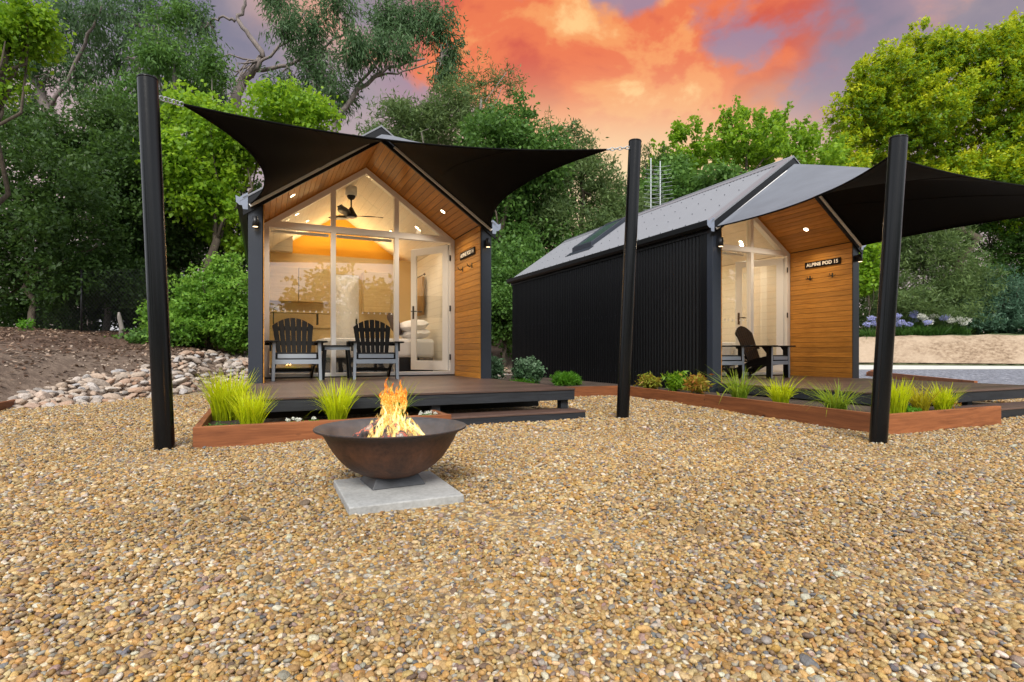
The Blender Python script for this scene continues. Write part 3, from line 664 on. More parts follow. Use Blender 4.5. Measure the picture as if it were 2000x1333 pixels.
# things inside and on a cabin, made once at cabin 1 and copied across
DX = Vector(P2) - Vector(P1)
def both(o, label2):
    return copy_tree(o, label=label2, loc=Vector(o.location) + DX)
def C1(x, y, z): return (P1[0] + x, P1[1] + y, P1[2] + z)
def pillow_mesh(w, d, h):
    mb = MB(); n = 14; V = []
    for sgn in (1, -1):
        for i in range(n + 1):
            for j in range(n + 1):
                u, v = i / n * 2 - 1, j / n * 2 - 1
                t = (max(0, 1 - u ** 4) * max(0, 1 - v ** 4)) ** 0.55
                V.append((u * w / 2 * (1 - 0.06 * (v * v)), v * d / 2 * (1 - 0.06 * u * u), h / 2 + sgn * h / 2 * t + 0.008 * math.sin(u * 7 + v * 5)))
    Q = []
    for s in (0, 1):
        o = s * (n + 1) ** 2
        for i in range(n):
            for j in range(n):
                q = (o + i * (n + 1) + j, o + (i + 1) * (n + 1) + j, o + (i + 1) * (n + 1) + j + 1, o + i * (n + 1) + j + 1)
                Q.append(q if s == 0 else q[::-1])
    mb.add(V, Q, 0, True); return mb
bed = thing('bed', C1(2.15, 2.95, 0), label='bed with crisp white linen and dark base inside the open door of the nearer cabin', cat='bed', group='beds inside the cabins')
part('base', MB().box((-1.0, -0.75, 0.0), (0.98, 0.75, 0.30)), 'bed_base', bed, bev=0.01)
part('mattress', MB().box((-1.03, -0.78, 0.302), (1.0, 0.78, 0.66)), 'bed_linen', bed, bev=0.06)
both(bed, 'white bed seen dimly through the glass of the right-hand cabin')
for i, (x, y, z, rx, ry) in enumerate(((0.72, -0.42, 0.66, 0, -6), (0.68, -0.40, 0.83, 3, -10))):
    p = part('pillow', pillow_mesh(0.50, 0.68, 0.19), 'bed_linen', None, loc=C1(2.15 + x, 2.95 + y, z), rot=(R(rx), R(ry), R(4 * i)), label=('lower of the two white pillows stacked on the bed', 'upper of the two white pillows stacked on the bed')[i], cat='pillow', group='white pillows on the bed')
part('cushion', pillow_mesh(0.46, 0.46, 0.15), 'cushion_brown', None, loc=C1(2.42, 2.62, 0.92), rot=(0, R(68), R(-25)), label='dark brown cushion propped against the white pillows', cat='cushion')
cu = thing('curtain', C1(3.14, 3.0, 0), label='brown striped curtain hanging from a rod on the right inner wall', cat='curtain')
for k in range(9):
    part('curtain_fold', MB().tube([(0, k * 0.085, 1.17), (0, k * 0.085, 1.95)], 0.042, 10), 'curtain_timber', cu)
part('rod', MB().tube([(-0.0, -0.14, 1.98), (0, 0.84, 1.98)], 0.011, 8), 'handle_black', cu); part('finial', MB().lathe([(0, -0.03), (0.03, 0), (0, 0.03)], 10, (0, -0.15, 1.98)), 'handle_black', cu)
tv = thing('television', C1(0.235, 2.2, 0), label='black flat television on the left inner wall behind the glass', cat='television')
part('screen', MB().box((-0.02, -0.4, 1.2), (0.02, 0.4, 1.70)), 'dark_plastic', tv, bev=0.005); part('wall_mount', MB().box((-0.04, -0.1, 1.35), (-0.021, 0.1, 1.55)), 'handle_black', tv)
def fan(loc):
    t = thing('ceiling_fan', loc, label='black ceiling fan with curved blades behind the gable glass', cat='ceiling fan')
    part('mount', MB().lathe([(0.0, 0.16), (0.10, 0.16), (0.10, 0.02), (0.09, 0.0), (0, 0)], 24), 'white_paint', t)
    mb = MB(); mb.lathe([(0.075, 0.0), (0.075, -0.02), (0.05, -0.06), (0.014, -0.075), (0.014, -0.20), (0.03, -0.21), (0.075, -0.30), (0.10, -0.34), (0.10, -0.37), (0.08, -0.385), (0, -0.385)], 24)
    part('motor', mb, 'dark_plastic', t); part('lamp_cover', MB().lathe([(0.078, -0.386), (0.05, -0.40), (0, -0.405)], 20), 'white_paint', t)
    for k in range(3):
        b = MB(); V = []; n = 12
        for i in range(n + 1):
            u = i / n; r = 0.09 + 0.47 * u; w = 0.045 + 0.05 * math.sin(math.pi * min(1, u * 1.15)) ; cv = 0.07 * u * u
            for s in (-1, 1): V.append((r, s * w + cv * 1.2, -0.35 + s * 0.015 + 0.03 * u))
            for s in (-1, 1): V.append((r, s * w + cv * 1.2, -0.358 + s * 0.015 + 0.03 * u))
        Q = []
        for i in range(n):
            a, c = 4 * i, 4 * i + 4; Q += [(a, c, c + 1, a + 1), (a + 2, a + 3, c + 3, c + 2), (a, a + 2, c + 2, c), (a + 1, c + 1, c + 3, a + 3)]
        Q += [(4 * n, 4 * n + 2, 4 * n + 3, 4 * n + 1), (0, 1, 3, 2)]
        b.add(V, Q, 0, True); part('blade', b, 'dark_plastic', t, rot=(0, 0, R(-6 + 120 * k)))
    return t
fan(C1(1.60, 2.1, 3.18))
# pot plant on the shelf
pp = thing('pot_plant', C1(0.42, 3.55, 1.20), label='small leafy pot plant on the timber shelf inside the cabin', cat='pot plant')
part('pot', MB().lathe([(0, 0), (0.05, 0), (0.065, 0.10), (0.055, 0.10), (0.045, 0.02), (0, 0.02)], 18), 'pot_clay', pp)

# ------------------------------------------------------------------ signs, hooks
def sign(text, loc, label):
    t = thing('name_sign', loc, label=label, cat='sign', group='name signs on the porch walls')
    part('board', MB().box((-0.016, -0.35, -0.058), (0, 0.35, 0.058)), 'sign_black', t, bev=0.003)
    cu_ = bpy.data.curves.new('lettering', 'FONT'); cu_.body = text; cu_.size = 0.086; cu_.extrude = 0.002; cu_.offset = 0.0028; cu_.align_x = 'CENTER'; cu_.align_y = 'CENTER'; cu_.space_character = 1.06
    tmp = bpy.data.objects.new('lettering_curve', cu_); me = bpy.data.meshes.new_from_object(tmp); bpy.data.objects.remove(tmp); me.name = 'lettering'; me.materials.clear(); me.materials.append(M['sign_white']); o = bpy.data.objects.new('lettering', me); link(o, t, kind='stuff'); o.location = (-0.0195, 0, -0.002)
    o.rotation_euler = (R(90), 0, R(-90))
def hook(loc, label):
    t = thing('coat_hook', loc, label=label, cat='coat hook', group='black coat hooks under the name signs')
    part('back_plate', MB().box((-0.006, -0.012, -0.04), (0, 0.012, 0.045)), 'handle_black', t)
    part('prong', MB().tube([(-0.004, 0, 0.0), (-0.045, 0, -0.02), (-0.075, 0, -0.005), (-0.085, 0, 0.03)], 0.007, 8).tube([(-0.004, 0, 0.0), (-0.02, 0.05, -0.012), (-0.03, 0.075, 0.0)], 0.006, 8).tube([(-0.004, 0, 0.0), (-0.02, -0.05, -0.012), (-0.03, -0.075, 0.0)], 0.006, 8), 'handle_black', t)
wx = IN1 - 0.001
sign('ALPINE POD 14', C1(wx, 0.55, 2.02), 'small sign reading ALPINE POD 14 on the nearer porch wall')
sign('ALPINE POD 15', (P2[0] + wx, P2[1] + 0.55, P2[2] + 2.085), 'dark sign reading ALPINE POD 15 on the right porch wall')
hook(C1(wx, 0.80, 1.80), 'deeper of the two coat hooks on the nearer cabin porch wall'); hook(C1(wx, 0.36, 1.80), 'outer of the two coat hooks on the nearer cabin porch wall')
hook((P2[0] + wx, P2[1] + 0.80, P2[2] + 1.84), 'deeper of the two coat hooks on the right cabin porch wall'); hook((P2[0] + wx, P2[1] + 0.36, P2[2] + 1.84), 'outer of the two coat hooks on the right cabin porch wall')

# ------------------------------------------------------------------ decks and steps
def deck(x0, x1, yf, yb, pod, z, label, name='deck', cat='deck'):
    t = thing(name, (x0, yf, 0), label=label, cat=cat, group='timber decks of the cabins')
    W = x1 - x0; pitch = 0.092; n1 = int((pod - yf - 0.005) / pitch)
    me = MB().box((0, 0, -0.021), (W, pitch - 0.008, 0)).mesh('decking_board'); me.materials.append(M['decking_wood'])
    for k in range(n1): part('decking_board', me, None, t, loc=(0, k * pitch, z), bev=0.003)
    if yb > pod:
        xi0, xi1 = x0 + 0.36, x0 + 0.34 + 3.03
        me2 = MB().box((0, 0, -0.021), (IN1 - IN0 - 0.004, pitch - 0.008, 0)).mesh('decking_board'); me2.materials.append(M['decking_wood'])
        px = P1[0] if pod == P1[1] else P2[0]
        for k in range(int((yb - pod) / pitch) + 2): part('decking_board', me2, None, t, loc=(px + IN0 + 0.002 - x0, pod - yf + k * pitch - (pod - yf - n1 * pitch), z), bev=0.003)
    return t, W
d1, W1 = deck(-0.17, 3.20, 5.25, P1[1] + REC, P1[1], 0.33, 'low dark timber deck behind the fire bowl with two chairs on it')
part('fascia', MB().box((0.004, 0.01, 0.200), (W1 - 0.004, 0.05, 0.308)), 'dark_timber', d1, bev=0.003)
part('side_fascia', MB().box((W1 - 0.045, 0.052, 0.200), (W1 - 0.006, 2.58, 0.308)), 'dark_timber', d1); part('side_fascia', MB().box((0.006, 0.052, 0.200), (0.045, 2.58, 0.308)), 'dark_timber', d1)
for x in (0.06, 1.72, W1 - 0.15):
    for y in (0.06, 1.4): part('post', MB().box((x, y, -0.02), (x + 0.09, y + 0.09, 0.198 if x != 1.72 else 0.199)), 'dark_timber', d1)
for y in (0.8, 1.6, 2.4): part('bearer', MB().box((0.05, y, 0.06), (W1 - 0.05, y + 0.045, 0.306)), 'dark_timber', d1)
d2, W2 = deck(6.14, 9.50, 3.55, P2[1] + REC, P2[1], 0.285, 'dark timber deck of the right cabin behind the planting bed')
part('fascia', MB().box((0.004, 0.01, 0.150), (W2 - 0.004, 0.05, 0.263)), 'dark_timber', d2, bev=0.003)
part('side_fascia', MB().box((0.006, 0.052, 0.150), (0.045, 2.5, 0.263)), 'dark_timber', d2); part('side_fascia', MB().box((W2 - 0.045, 0.052, 0.150), (W2 - 0.006, 2.5, 0.263)), 'dark_timber', d2)
for x in (0.06, 1.5, W2 - 0.20): part('post', MB().box((x, 0.06, -0.02), (x + 0.10, 0.15, 0.148)), 'dark_timber', d2)
for y in (0.8, 1.6, 2.4): part('bearer', MB().box((0.05, y, 0.03), (W2 - 0.05, y + 0.045, 0.262)), 'dark_timber', d2)
def step(x0, x1, y0, y1, z, label):
    t = thing('deck_step', (x0, y0, 0), label=label, cat='step', group='low timber steps in front of the decks')
    n = 4; p = (y1 - y0) / n; me = MB().box((0, 0, -0.021), (x1 - x0, p - 0.005, 0)).mesh('step_board'); me.materials.append(M['decking_wood'])
    for k in range(n): part('step_board', me, None, t, loc=(0, k * p, z), bev=0.003)
    part('riser', MB().box((0.003, 0.006, -0.03), (x1 - x0 - 0.003, 0.045, z - 0.022)), 'dark_timber', t, bev=0.003)
    part('end_board', MB().box((x1 - x0 - 0.045, 0.046, -0.03), (x1 - x0 - 0.004, y1 - y0 - 0.01, z - 0.022)), 'dark_timber', t)
step(1.60, 3.22, 5.06, 5.42, 0.098, 'low dark timber step in front of the nearer deck')
step(6.82, 9.62, 3.16, 3.54, 0.115, 'low dark timber step at the right edge of the photo')

# ------------------------------------------------------------------ garden beds
def board(t, a, b, z0, z1, th=0.05):
    """sleeper from a to b (xy), own local x axis along its length"""
    a, b = Vector(a), Vector(b); d = b - a; o = part('sleeper', MB().box((0, -th / 2, z0), (d.length, th / 2, z1)), 'sleeper_x', t, bev=0.004)
    o.location = (a.x, a.y, 0); o.rotation_euler = (0, 0, math.atan2(d.y, d.x)); return o
b1 = thing('garden_bed', label='reddish timber planter with lime grasses beside the fire bowl', cat='planter', group='reddish timber garden beds')
board(b1, (-0.475, 4.73), (1.56, 4.73), -0.03, 0.168); board(b1, (-0.45, 4.757), (-0.47, 7.30), -0.03, 0.166); board(b1, (1.535, 4.757), (1.535, 5.22), -0.03, 0.163); board(b1, (-0.1, 5.19), (1.50, 5.19), -0.03, 0.120, 0.04)
part('soil', MB().prism([(-0.43, 4.757), (1.51, 4.757), (1.51, 5.168), (-0.43, 5.168)], -0.02, 0.100, 'z').prism([(-0.43, 5.17), (-0.13, 5.17), (-0.18, 7.28), (-0.44, 7.28)], -0.02, 0.100, 'z'), 'bed_soil', b1)
b2 = thing('garden_bed', label='long reddish timber garden bed wrapping round the right cabin', cat='planter', group='reddish timber garden beds')
board(b2, (4.93, 2.93), (6.76, 2.93), -0.03, 0.192); board(b2, (4.955, 2.957), (5.24, 5.35), -0.03, 0.188); board(b2, (5.243, 5.355), (5.50, 7.52), -0.03, 0.176); board(b2, (5.47, 7.55), (3.3, 7.75), -0.03, 0.172)
part('soil', MB().prism([(4.985, 2.957), (6.76, 2.957), (6.76, 3.5), (6.12, 3.56), (6.12, 13.2), (4.2, 13.2), (4.2, 7.69), (5.50, 7.575), (5.525, 7.50), (5.26, 5.34)], -0.02, 0.135, 'z'), 'bed_soil', b2)
b3 = thing('timber_edging', label='short timber edging board at the far left of the yard', cat='edging')
board(b3, (-2.90, 7.2), (-2.97, 9.75), -0.05, 0.115, 0.05)
b4 = thing('timber_edging', label='timber edging beside the dark gravel drive behind the right deck', cat='edging')
board(b4, (17.0, 10.6), (13.0, 6.0), -0.03, 0.16, 0.06); board(b4, (17.0, 10.66), (20.5, 12.6), -0.03, 0.12, 0.05)

# ------------------------------------------------------------------ chairs
def make_chair(loc, label):
    t = thing('adirondack_chair', loc, label=label, cat='chair', group='black slatted garden chairs on the decks')
    for s in (-1, 1):
        lg = part('leg', MB().box((-0.02, 0, 0), (0.02, 0.09, 0.545)), 'chair_black', t, bev=0.003, loc=(s * 0.315, 0, 0), rot=(R(0), R(s * -1.5), 0))
        part('leg_face_lit', MB().box((-0.0205, -0.009, 0.0), (0.0205, -0.0005, 0.545)), 'chair_front_lit', lg)  # thin strip added to carry the painted sky light on the leg front
        mb = MB(); mb.prism([(0.02, 0.25), (0.02, 0.37), (0.30, 0.345), (0.86, 0.075), (0.88, 0.0), (0.72, 0.0), (0.40, 0.19)], s * 0.272 - 0.014, s * 0.272 + 0.014, 'x'); part('side_rail', mb, 'chair_black', t, bev=0.003)
        a = MB(); a.prism([(-0.075, -0.08), (0.06, -0.09), (0.085, -0.04), (0.08, 0.20), (0.05, 0.60), (0.0, 0.66), (-0.035, 0.62), (-0.05, 0.2)] if s > 0 else [(0.075, -0.08), (-0.06, -0.09), (-0.085, -0.04), (-0.08, 0.20), (-0.05, 0.60), (0.0, 0.66), (0.035, 0.62), (0.05, 0.2)], 0.545, 0.568, 'z'); part('arm', a, 'chair_black', t, bev=0.004, loc=(s * 0.325, 0, 0))
        part('arm_brace', MB().prism([(0.03, 0.545), (0.16, 0.545), (0.06, 0.42), (0.03, 0.42)], s * 0.345 - 0.012, s * 0.345 + 0.012, 'x'), 'chair_black', t)
    part('apron', MB().box((-0.292, -0.004, 0.235), (0.292, 0.018, 0.300)), 'chair_front_lit', t, bev=0.003); part('apron', MB().box((-0.256, -0.010, 0.318), (0.256, 0.014, 0.378)), 'chair_front_lit', t, bev=0.003)  # apron boards take the same painted-in sky light
    for k in range(6):
        u = k / 5; y = 0.02 + k * 0.085; z = 0.385 - 0.10 * u
        part('seat_slat', MB().box((-0.292, 0, 0), (0.292, 0.076, 0.018)), 'chair_black', t, bev=0.003, loc=(0, y, z), rot=(R(-12), 0, 0))
    rec = R(-21)      # recline
    n = 7
    for k in range(n):
        u = (k - 3) / 3.0
        xb = u * 0.195; xt = u * 0.255; Lk = 0.70 - 0.13 * u * u; wb, wt = 0.0265, 0.0365
        sl = -0.13 * u
        top = lambda x: 0.705 - 1.55 * x * x
        pts = [(xb - wb, 0), (xb + wb, 0)] + [(xt + wt * f, top(xt + wt * f)) for f in (1, 0.5, 0, -0.5, -1)]
        part('back_slat', MB().prism(pts, -0.009, 0.009, 'y'), 'chair_black', t, loc=(0, 0.46, 0.27), rot=(rec, 0, 0))
    for z, w in ((0.10, 0.23), (0.30, 0.40), (0.54, 0.26)):
        part('back_rail', MB().box((-w, 0.011, z - 0.03), (w, 0.035, z + 0.03)), 'chair_black', t, loc=(0, 0.46, 0.27), rot=(rec, 0, 0))
    part('rear_stretcher', MB().box((-0.258, 0.62, 0.105), (0.258, 0.645, 0.15)), 'chair_black', t)
    return t
c1 = make_chair((0.45, 8.28, 0.33), 'black slatted chair on the near deck, left of the small table'); c1.rotation_euler = (0, 0, R(2))
copy_tree(c1, label='black slatted chair on the near deck, right of the small table', loc=(1.55, 8.24, 0.33), rz=R(-5))
copy_tree(c1, label='black slatted chair fully visible on the right cabin deck', loc=(8.18, 6.62, 0.285), rz=R(14))
copy_tree(c1, label='black slatted chair half hidden behind the right cabin corner column', loc=(7.10, 6.74, 0.285), rz=R(-2))
def side_table(loc, label):
    t = thing('side_table', loc, label=label, cat='side table')
    for k in range(4): part('top_slat', MB().box((-0.21, -0.17 + k * 0.086, 0.49), (0.21, -0.17 + k * 0.086 + 0.078, 0.51)), 'chair_black', t, bev=0.003)
    for s in (-1, 1):
        for q in (-1, 1): part('leg', MB().bar((s * 0.165, q * 0.12, 0.488), (s * 0.20, q * 0.15, 0.0), 0.035, 0.035, (0, 1, 0)), 'chair_black', t)
    part('apron', MB().box((-0.18, -0.150, 0.44), (0.18, -0.13, 0.489)), 'chair_front_lit', t)
side_table((1.02, 8.62, 0.33), 'small black slatted side table between the two chairs')

# ------------------------------------------------------------------ shade sails and posts
def post(base, top, r, label):
    base = Vector((base[0], base[1], -0.05)); top = Vector(top)
    t = thing('sail_post', (base.x, base.y, 0), label=label, cat='post', group='round black steel sail posts')
    o = Vector((base.x, base.y, 0)); part('shaft', MB().tube([base - o, top - o], r, 28, False), 'black_steel', t)
    d = (top - base).normalized(); part('cap', MB().tube([top - o - d * 0.002, top - o + d * 0.012], [r * 1.04, r * 0.98], 28), 'black_steel', t, bev=0)
    return t
post((-0.66, 4.76), (-0.775, 4.80, 2.76), 0.068, 'black steel sail post at the left of the photo'); post((3.555, 4.86), (3.68, 4.80, 3.02), 0.068, 'black steel sail post in the middle between the two cabins'); post((4.50, 2.74), (4.635, 2.66, 2.445), 0.064, 'black steel sail post in front of the right garden bed')
post((10.6, 2.4), (10.7, 2.3, 2.7), 0.066, 'black steel sail post holding the outer sail corner')
def sail(E1, Rg, E2, A, B, label, sagL, sagR, sagF, lift=0.0):
    """track E1 - Rg - E2 along the gable, free corners A (left) and B (right)"""
    t = thing('shade_sail', tuple(Rg), label=label, cat='shade sail', group='black fabric shade sails')
    E1, Rg, E2, A, B = map(Vector, (E1, Rg, E2, A, B)); n, m = 40, 26
    T = lambda u: E1.lerp(Rg, u * 2) if u < 0.5 else Rg.lerp(E2, u * 2 - 1)
    mid = (A + B + E1 + E2) / 4
    def edge(P, Q, sag, v):
        p = P.lerp(Q, v); d = (Q - P).normalized(); inw = (mid - (P + Q) / 2); inw -= d * inw.dot(d); inw.normalize()
        return p + inw * sag * 4 * v * (1 - v)
    L = lambda v: edge(E1, A, sagL, v); Rr = lambda v: edge(E2, B, sagR, v); Fr = lambda u: edge(A, B, sagF, u)
    V = []
    for i in range(n + 1):
        u = i / n
        for j in range(m + 1):
            v = j / m
            p = T(u) * (1 - v) + Fr(u) * v + L(v) * (1 - u) + Rr(v) * u - (E1 * (1 - u) * (1 - v) + E2 * u * (1 - v) + A * (1 - u) * v + B * u * v)
            p = p + Vector((0, 0, 0.012 * math.sin(u * 9 + v * 13) * v * (1 - v) * 4 * abs(2 * u - 1)))
            V.append(p - Rg)
    Q = [(i * (m + 1) + j, (i + 1) * (m + 1) + j, (i + 1) * (m + 1) + j + 1, i * (m + 1) + j + 1) for i in range(n) for j in range(m)]
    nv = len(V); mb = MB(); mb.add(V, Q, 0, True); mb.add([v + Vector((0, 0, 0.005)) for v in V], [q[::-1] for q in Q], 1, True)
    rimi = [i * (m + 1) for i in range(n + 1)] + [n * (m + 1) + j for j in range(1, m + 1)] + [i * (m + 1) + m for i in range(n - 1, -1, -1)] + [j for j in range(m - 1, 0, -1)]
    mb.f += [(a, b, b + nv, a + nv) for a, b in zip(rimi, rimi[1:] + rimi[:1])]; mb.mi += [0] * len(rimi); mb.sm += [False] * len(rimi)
    part('fabric', mb, ['sail_under', 'sail_top_lit'], t)
    for fn, nm in ((L, 'hem'), (Rr, 'hem'), (Fr, 'hem')):
        part(nm, MB().tube([fn(k / 24) - Rg + Vector((0, 0, 0.002)) for k in range(25)], 0.010, 6), 'sail_under', t)
    for u0 in (0.25, 0.5, 0.75):
        i0 = int(u0 * n); part('seam', MB().tube([V[i0 * (m + 1) + j] + Vector((0, 0, -0.001)) for j in range(m + 1)], 0.0045, 5), 'sail_under', t)
    for a, b in ((E1, Rg), (Rg, E2)):
        d = (b - a).normalized(); a2 = a - Rg + (d * 0.0 if a is E1 else d * 0.22); b2 = b - Rg - (d * 0.0 if b is E2 else d * 0.22)
        part('sail_track', MB().bar(a2 + Vector((0, -0.012, -0.02)), b2 + Vector((0, -0.012, -0.02)), 0.03, 0.04, (0, 0, 1)), 'zinc', t, bev=0.004)
    return t
def torus(c, d, r, rr, up):
    d = Vector(d).normalized(); x = d; y = Vector(up); y = (y - d * y.dot(d)).normalized(); mb = MB(); pts = [Vector(c) + x * math.cos(a) * r * 1.5 + y * math.sin(a) * r for a in [2 * math.pi * k / 14 for k in range(15)]]
    mb.tube(pts, rr, 6, False); return mb
def chain(t, a, b, ref):
    a, b, ref = Vector(a), Vector(b), Vector(ref); d = b - a; n = max(3, round(d.length / 0.042))
    for k in range(n):
        c = a.lerp(b, (k + 0.5) / n) - ref; part('chain_link', torus(c, d, d.length / n * 0.40, 0.0055, (0, 0, 1) if k % 2 else (0.6, 1, 0.1)), 'antenna_metal', t)
E = lambda P, x: (P[0] + x, P[1] - 0.045, P[2] + zs(x) + 0.055)
A1 = at(358, 205, 4.30); B1 = at(1185, 293, 5.86)
s1 = sail(E(P1, 0.02), E(P1, AX), E(P1, CW - 0.02), A1, B1, 'black shade sail stretched over the porch of the nearer cabin', 0.36, 0.42, 0.30)
chain(s1, A1, (-0.70, 4.80, 2.64), E(P1, AX)); chain(s1, B1, (3.61, 4.81, 2.95), E(P1, AX))
A2 = at(1738, 306, 4.42); B2 = Vector((10.45, 2.6, 2.68))
s2 = sail(E(P2, 0.02), E(P2, AX), E(P2, CW - 0.02), A2, B2, 'black shade sail, upper side painted sky-lit grey, over the right cabin porch', 0.30, 0.42, 0.30)
chain(s2, A2, (4.60, 2.70, 2.36), E(P2, AX)); chain(s2, B2, (10.64, 2.42, 2.62), E(P2, AX))

# ------------------------------------------------------------------ fire bowl
BC = (0.628, 2.90)
pv = part('paving_slab', MB().box((0.350, 2.495, -0.02), (0.892, 3.08, 0.040)), 'concrete', None, bev=0.006, label='square grey concrete paver under the fire bowl', cat='paver')
bowl = thing('fire_bowl', (BC[0], BC[1], 0.041), rz=R(4), label='large rusty cast iron fire bowl on a concrete paver', cat='fire bowl'); bowl.scale = (0.965, 0.965, 0.99)
prof_o = [(0.0, 0.033), (0.08, 0.036), (0.149, 0.048), (0.208, 0.076), (0.246, 0.103), (0.274, 0.130), (0.300, 0.162), (0.319, 0.190), (0.341, 0.226), (0.357, 0.258), (0.371, 0.276), (0.395, 0.288), (0.408, 0.291)]
mb = MB(); mb.lathe(prof_o + [(0.411, 0.296), (0.409, 0.301)], 96, mi=0)
inn = [(0.409, 0.301), (0.395, 0.298), (0.366, 0.286), (0.349, 0.262), (0.331, 0.226), (0.290, 0.166), (0.240, 0.115), (0.20, 0.088), (0.14, 0.062), (0.0, 0.048)]
mb.lathe(inn, 96, mi=1); part('bowl', mb, ['rusty_iron', 'sooty_iron'], bowl)
ft = MB(); a, b = 0.145, 0.085
ft.add([(-a, -a, 0), (a, -a, 0), (a, a, 0), (-a, a, 0), (-b - .02, -b - .02, 0.070), (b + .02, -b - .02, 0.070), (b + .02, b + .02, 0.046), (-b - .02, b + .02, 0.046)], [(0, 3, 2, 1), (4, 5, 6, 7), (0, 1, 5, 4), (1, 2, 6, 5), (2, 3, 7, 6), (3, 0, 4, 7)]); part('foot', ft, 'sooty_iron', bowl, bev=0.004)
# ash bed, split logs and flames rest in the bowl: things of their own
ash = MB(); n = 24; V = []
for i in range(n + 1):
    for j in range(n + 1):
        x, y = (i / n * 2 - 1) * 0.20, (j / n * 2 - 1) * 0.20; rr = math.hypot(x, y)
        V.append((x * 0.98, y * 0.98, 0.170 + 0.045 * math.exp(-(rr / 0.12) ** 2) + rnd.uniform(-0.006, 0.006)))
ash.add(V, [(i * (n + 1) + j, (i + 1) * (n + 1) + j, (i + 1) * (n + 1) + j + 1, i * (n + 1) + j + 1) for i in range(n) for j in range(n)], 0, True)
fire = thing('camp_fire', (BC[0], BC[1], 0.041), label='burning camp fire with orange and yellow flames in the iron bowl', cat='fire')
part('embers', ash, 'ember', fire, kind='stuff')
def log(p, q, r, m):
    p, q = Vector(p), Vector(q); pts = [p.lerp(q, k / 6) + Vector((rnd.uniform(-1, 1), rnd.uniform(-1, 1), rnd.uniform(-1, 1))) * r * 0.12 for k in range(7)]
    part('log', MB().tube(pts, [r * rnd.uniform(0.9, 1.1) for _ in pts], 7), m, fire, bev=0)
for i in range(11):
    a = i * 2 * math.pi / 11 + 0.3; rr = 0.185 if i % 2 else 0.16
    log((math.cos(a) * rr, math.sin(a) * rr, 0.20 + 0.02 * (i % 3)), (-math.cos(a) * 0.02, -math.sin(a) * 0.02, 0.325 + 0.02 * (i % 2)), 0.020 + 0.006 * (i % 3), 'charred_log' if i % 3 else 'log_wood')
def tongue(cx, cy, z0, h, r, seed, lean=0.0):
    q = random.Random(seed); mb = MB(); n = 14; seg = 18; ph = q.uniform(0, 6.28); fl = q.uniform(0.35, 0.7); fa = q.uniform(0, 3.14); V = []
    amp = h * q.uniform(0.05, 0.12); fq = q.uniform(1.0, 1.7)
    for i in range(seg + 1):
        t = i / seg; rad = r * (math.sin(math.pi * (0.12 + 0.88 * t) ** 0.62) ** 0.9 if t < 1 else 0) * (1 - 0.35 * t) + 0.0005
        ox = cx + amp * math.sin(ph + t * 6.28 * fq) * t + lean * t; oy = cy + amp * 0.8 * math.cos(ph * 1.3 + t * 5.5 * fq) * t
        for k in range(n):
            a = 2 * math.pi * k / n; rx = rad * math.cos(a) * (1 + 0.25 * math.sin(3 * a + t * 9 + ph)); ry = rad * fl * math.sin(a)
            V.append((ox + rx * math.cos(fa + t) - ry * math.sin(fa + t), oy + rx * math.sin(fa + t) + ry * math.cos(fa + t), z0 + h * t))
    mb.add(V, [(i * n + k, i * n + (k + 1) % n, (i + 1) * n + (k + 1) % n, (i + 1) * n + k) for i in range(seg) for k in range(n)], 0, True); return mb
q = random.Random(5)
for i in range(64):
    a = q.uniform(0, 6.28); r0 = 0.175 * math.sqrt(q.random()); x, y = math.cos(a) * r0, math.sin(a) * r0 * 0.8
    big = 1 - r0 / 0.175; h = 0.08 + 0.15 * big * q.uniform(0.4, 1) + q.uniform(0, 0.04)
    part('flame', tongue(x, y, 0.215 + 0.05 * big, h, q.uniform(0.012, 0.027), i, -x * 0.35), 'flame_core' if i % 4 == 0 else 'flame_outer', fire)
for i in range(22):
    x, y = q.uniform(-0.06, 0.07), q.uniform(-0.05, 0.05)
    part('flame', tongue(x, y, 0.36 + q.uniform(0, 0.09), q.uniform(0.08, 0.16), q.uniform(0.010, 0.024), 100 + i, q.uniform(-0.02, 0.03)), 'flame_outer', fire)
fl = bpy.data.lights.new('fire_light', 'POINT'); fl.energy = 7; fl.color = (1.0, 0.45, 0.12); fl.shadow_soft_size = 0.08
fo = bpy.data.objects.new('fire_light', fl); link(fo, fire); fo.location = (0, 0, 0.42)

# ------------------------------------------------------------------ pebbles and rocks
def blob_mesh(name, seed, sub=2, flat=0.62, rough=0.16, angular=0.0, mname='pebble'):
    bm = bmesh.new(); bmesh.ops.create_icosphere(bm, subdivisions=sub, radius=1.0); q = random.Random(seed)
    ks = [(Vector((q.gauss(0, 1), q.gauss(0, 1), q.gauss(0, 1))) * 1.3, q.uniform(0, 6.28)) for _ in range(5)]
    pl = [(Vector((q.gauss(0, 1), q.gauss(0, 1), q.gauss(0, 0.7))).normalized(), q.uniform(0.55, 0.85)) for _ in range(9)]
    sx, sy = q.uniform(0.9, 1.25), q.uniform(0.68, 0.95)
    for v in bm.verts:
        d = v.co.copy(); s = 1 + rough * sum(math.sin(d.dot(k) + p) for k, p in ks) / 2.2
        v.co = d * s
        for n_, lim in pl if angular else []:
            e = v.co.dot(n_)
            if e > lim: v.co -= n_ * (e - lim) * angular
        v.co.x *= sx; v.co.y *= sy; v.co.z *= flat * q.uniform(0.995, 1.005)
    me = bpy.data.meshes.new(name); bm.to_mesh(me); bm.free()
    if not angular: me.polygons.foreach_set('use_smooth', [True] * len(me.polygons))
    me.materials.append(M[mname]); return me
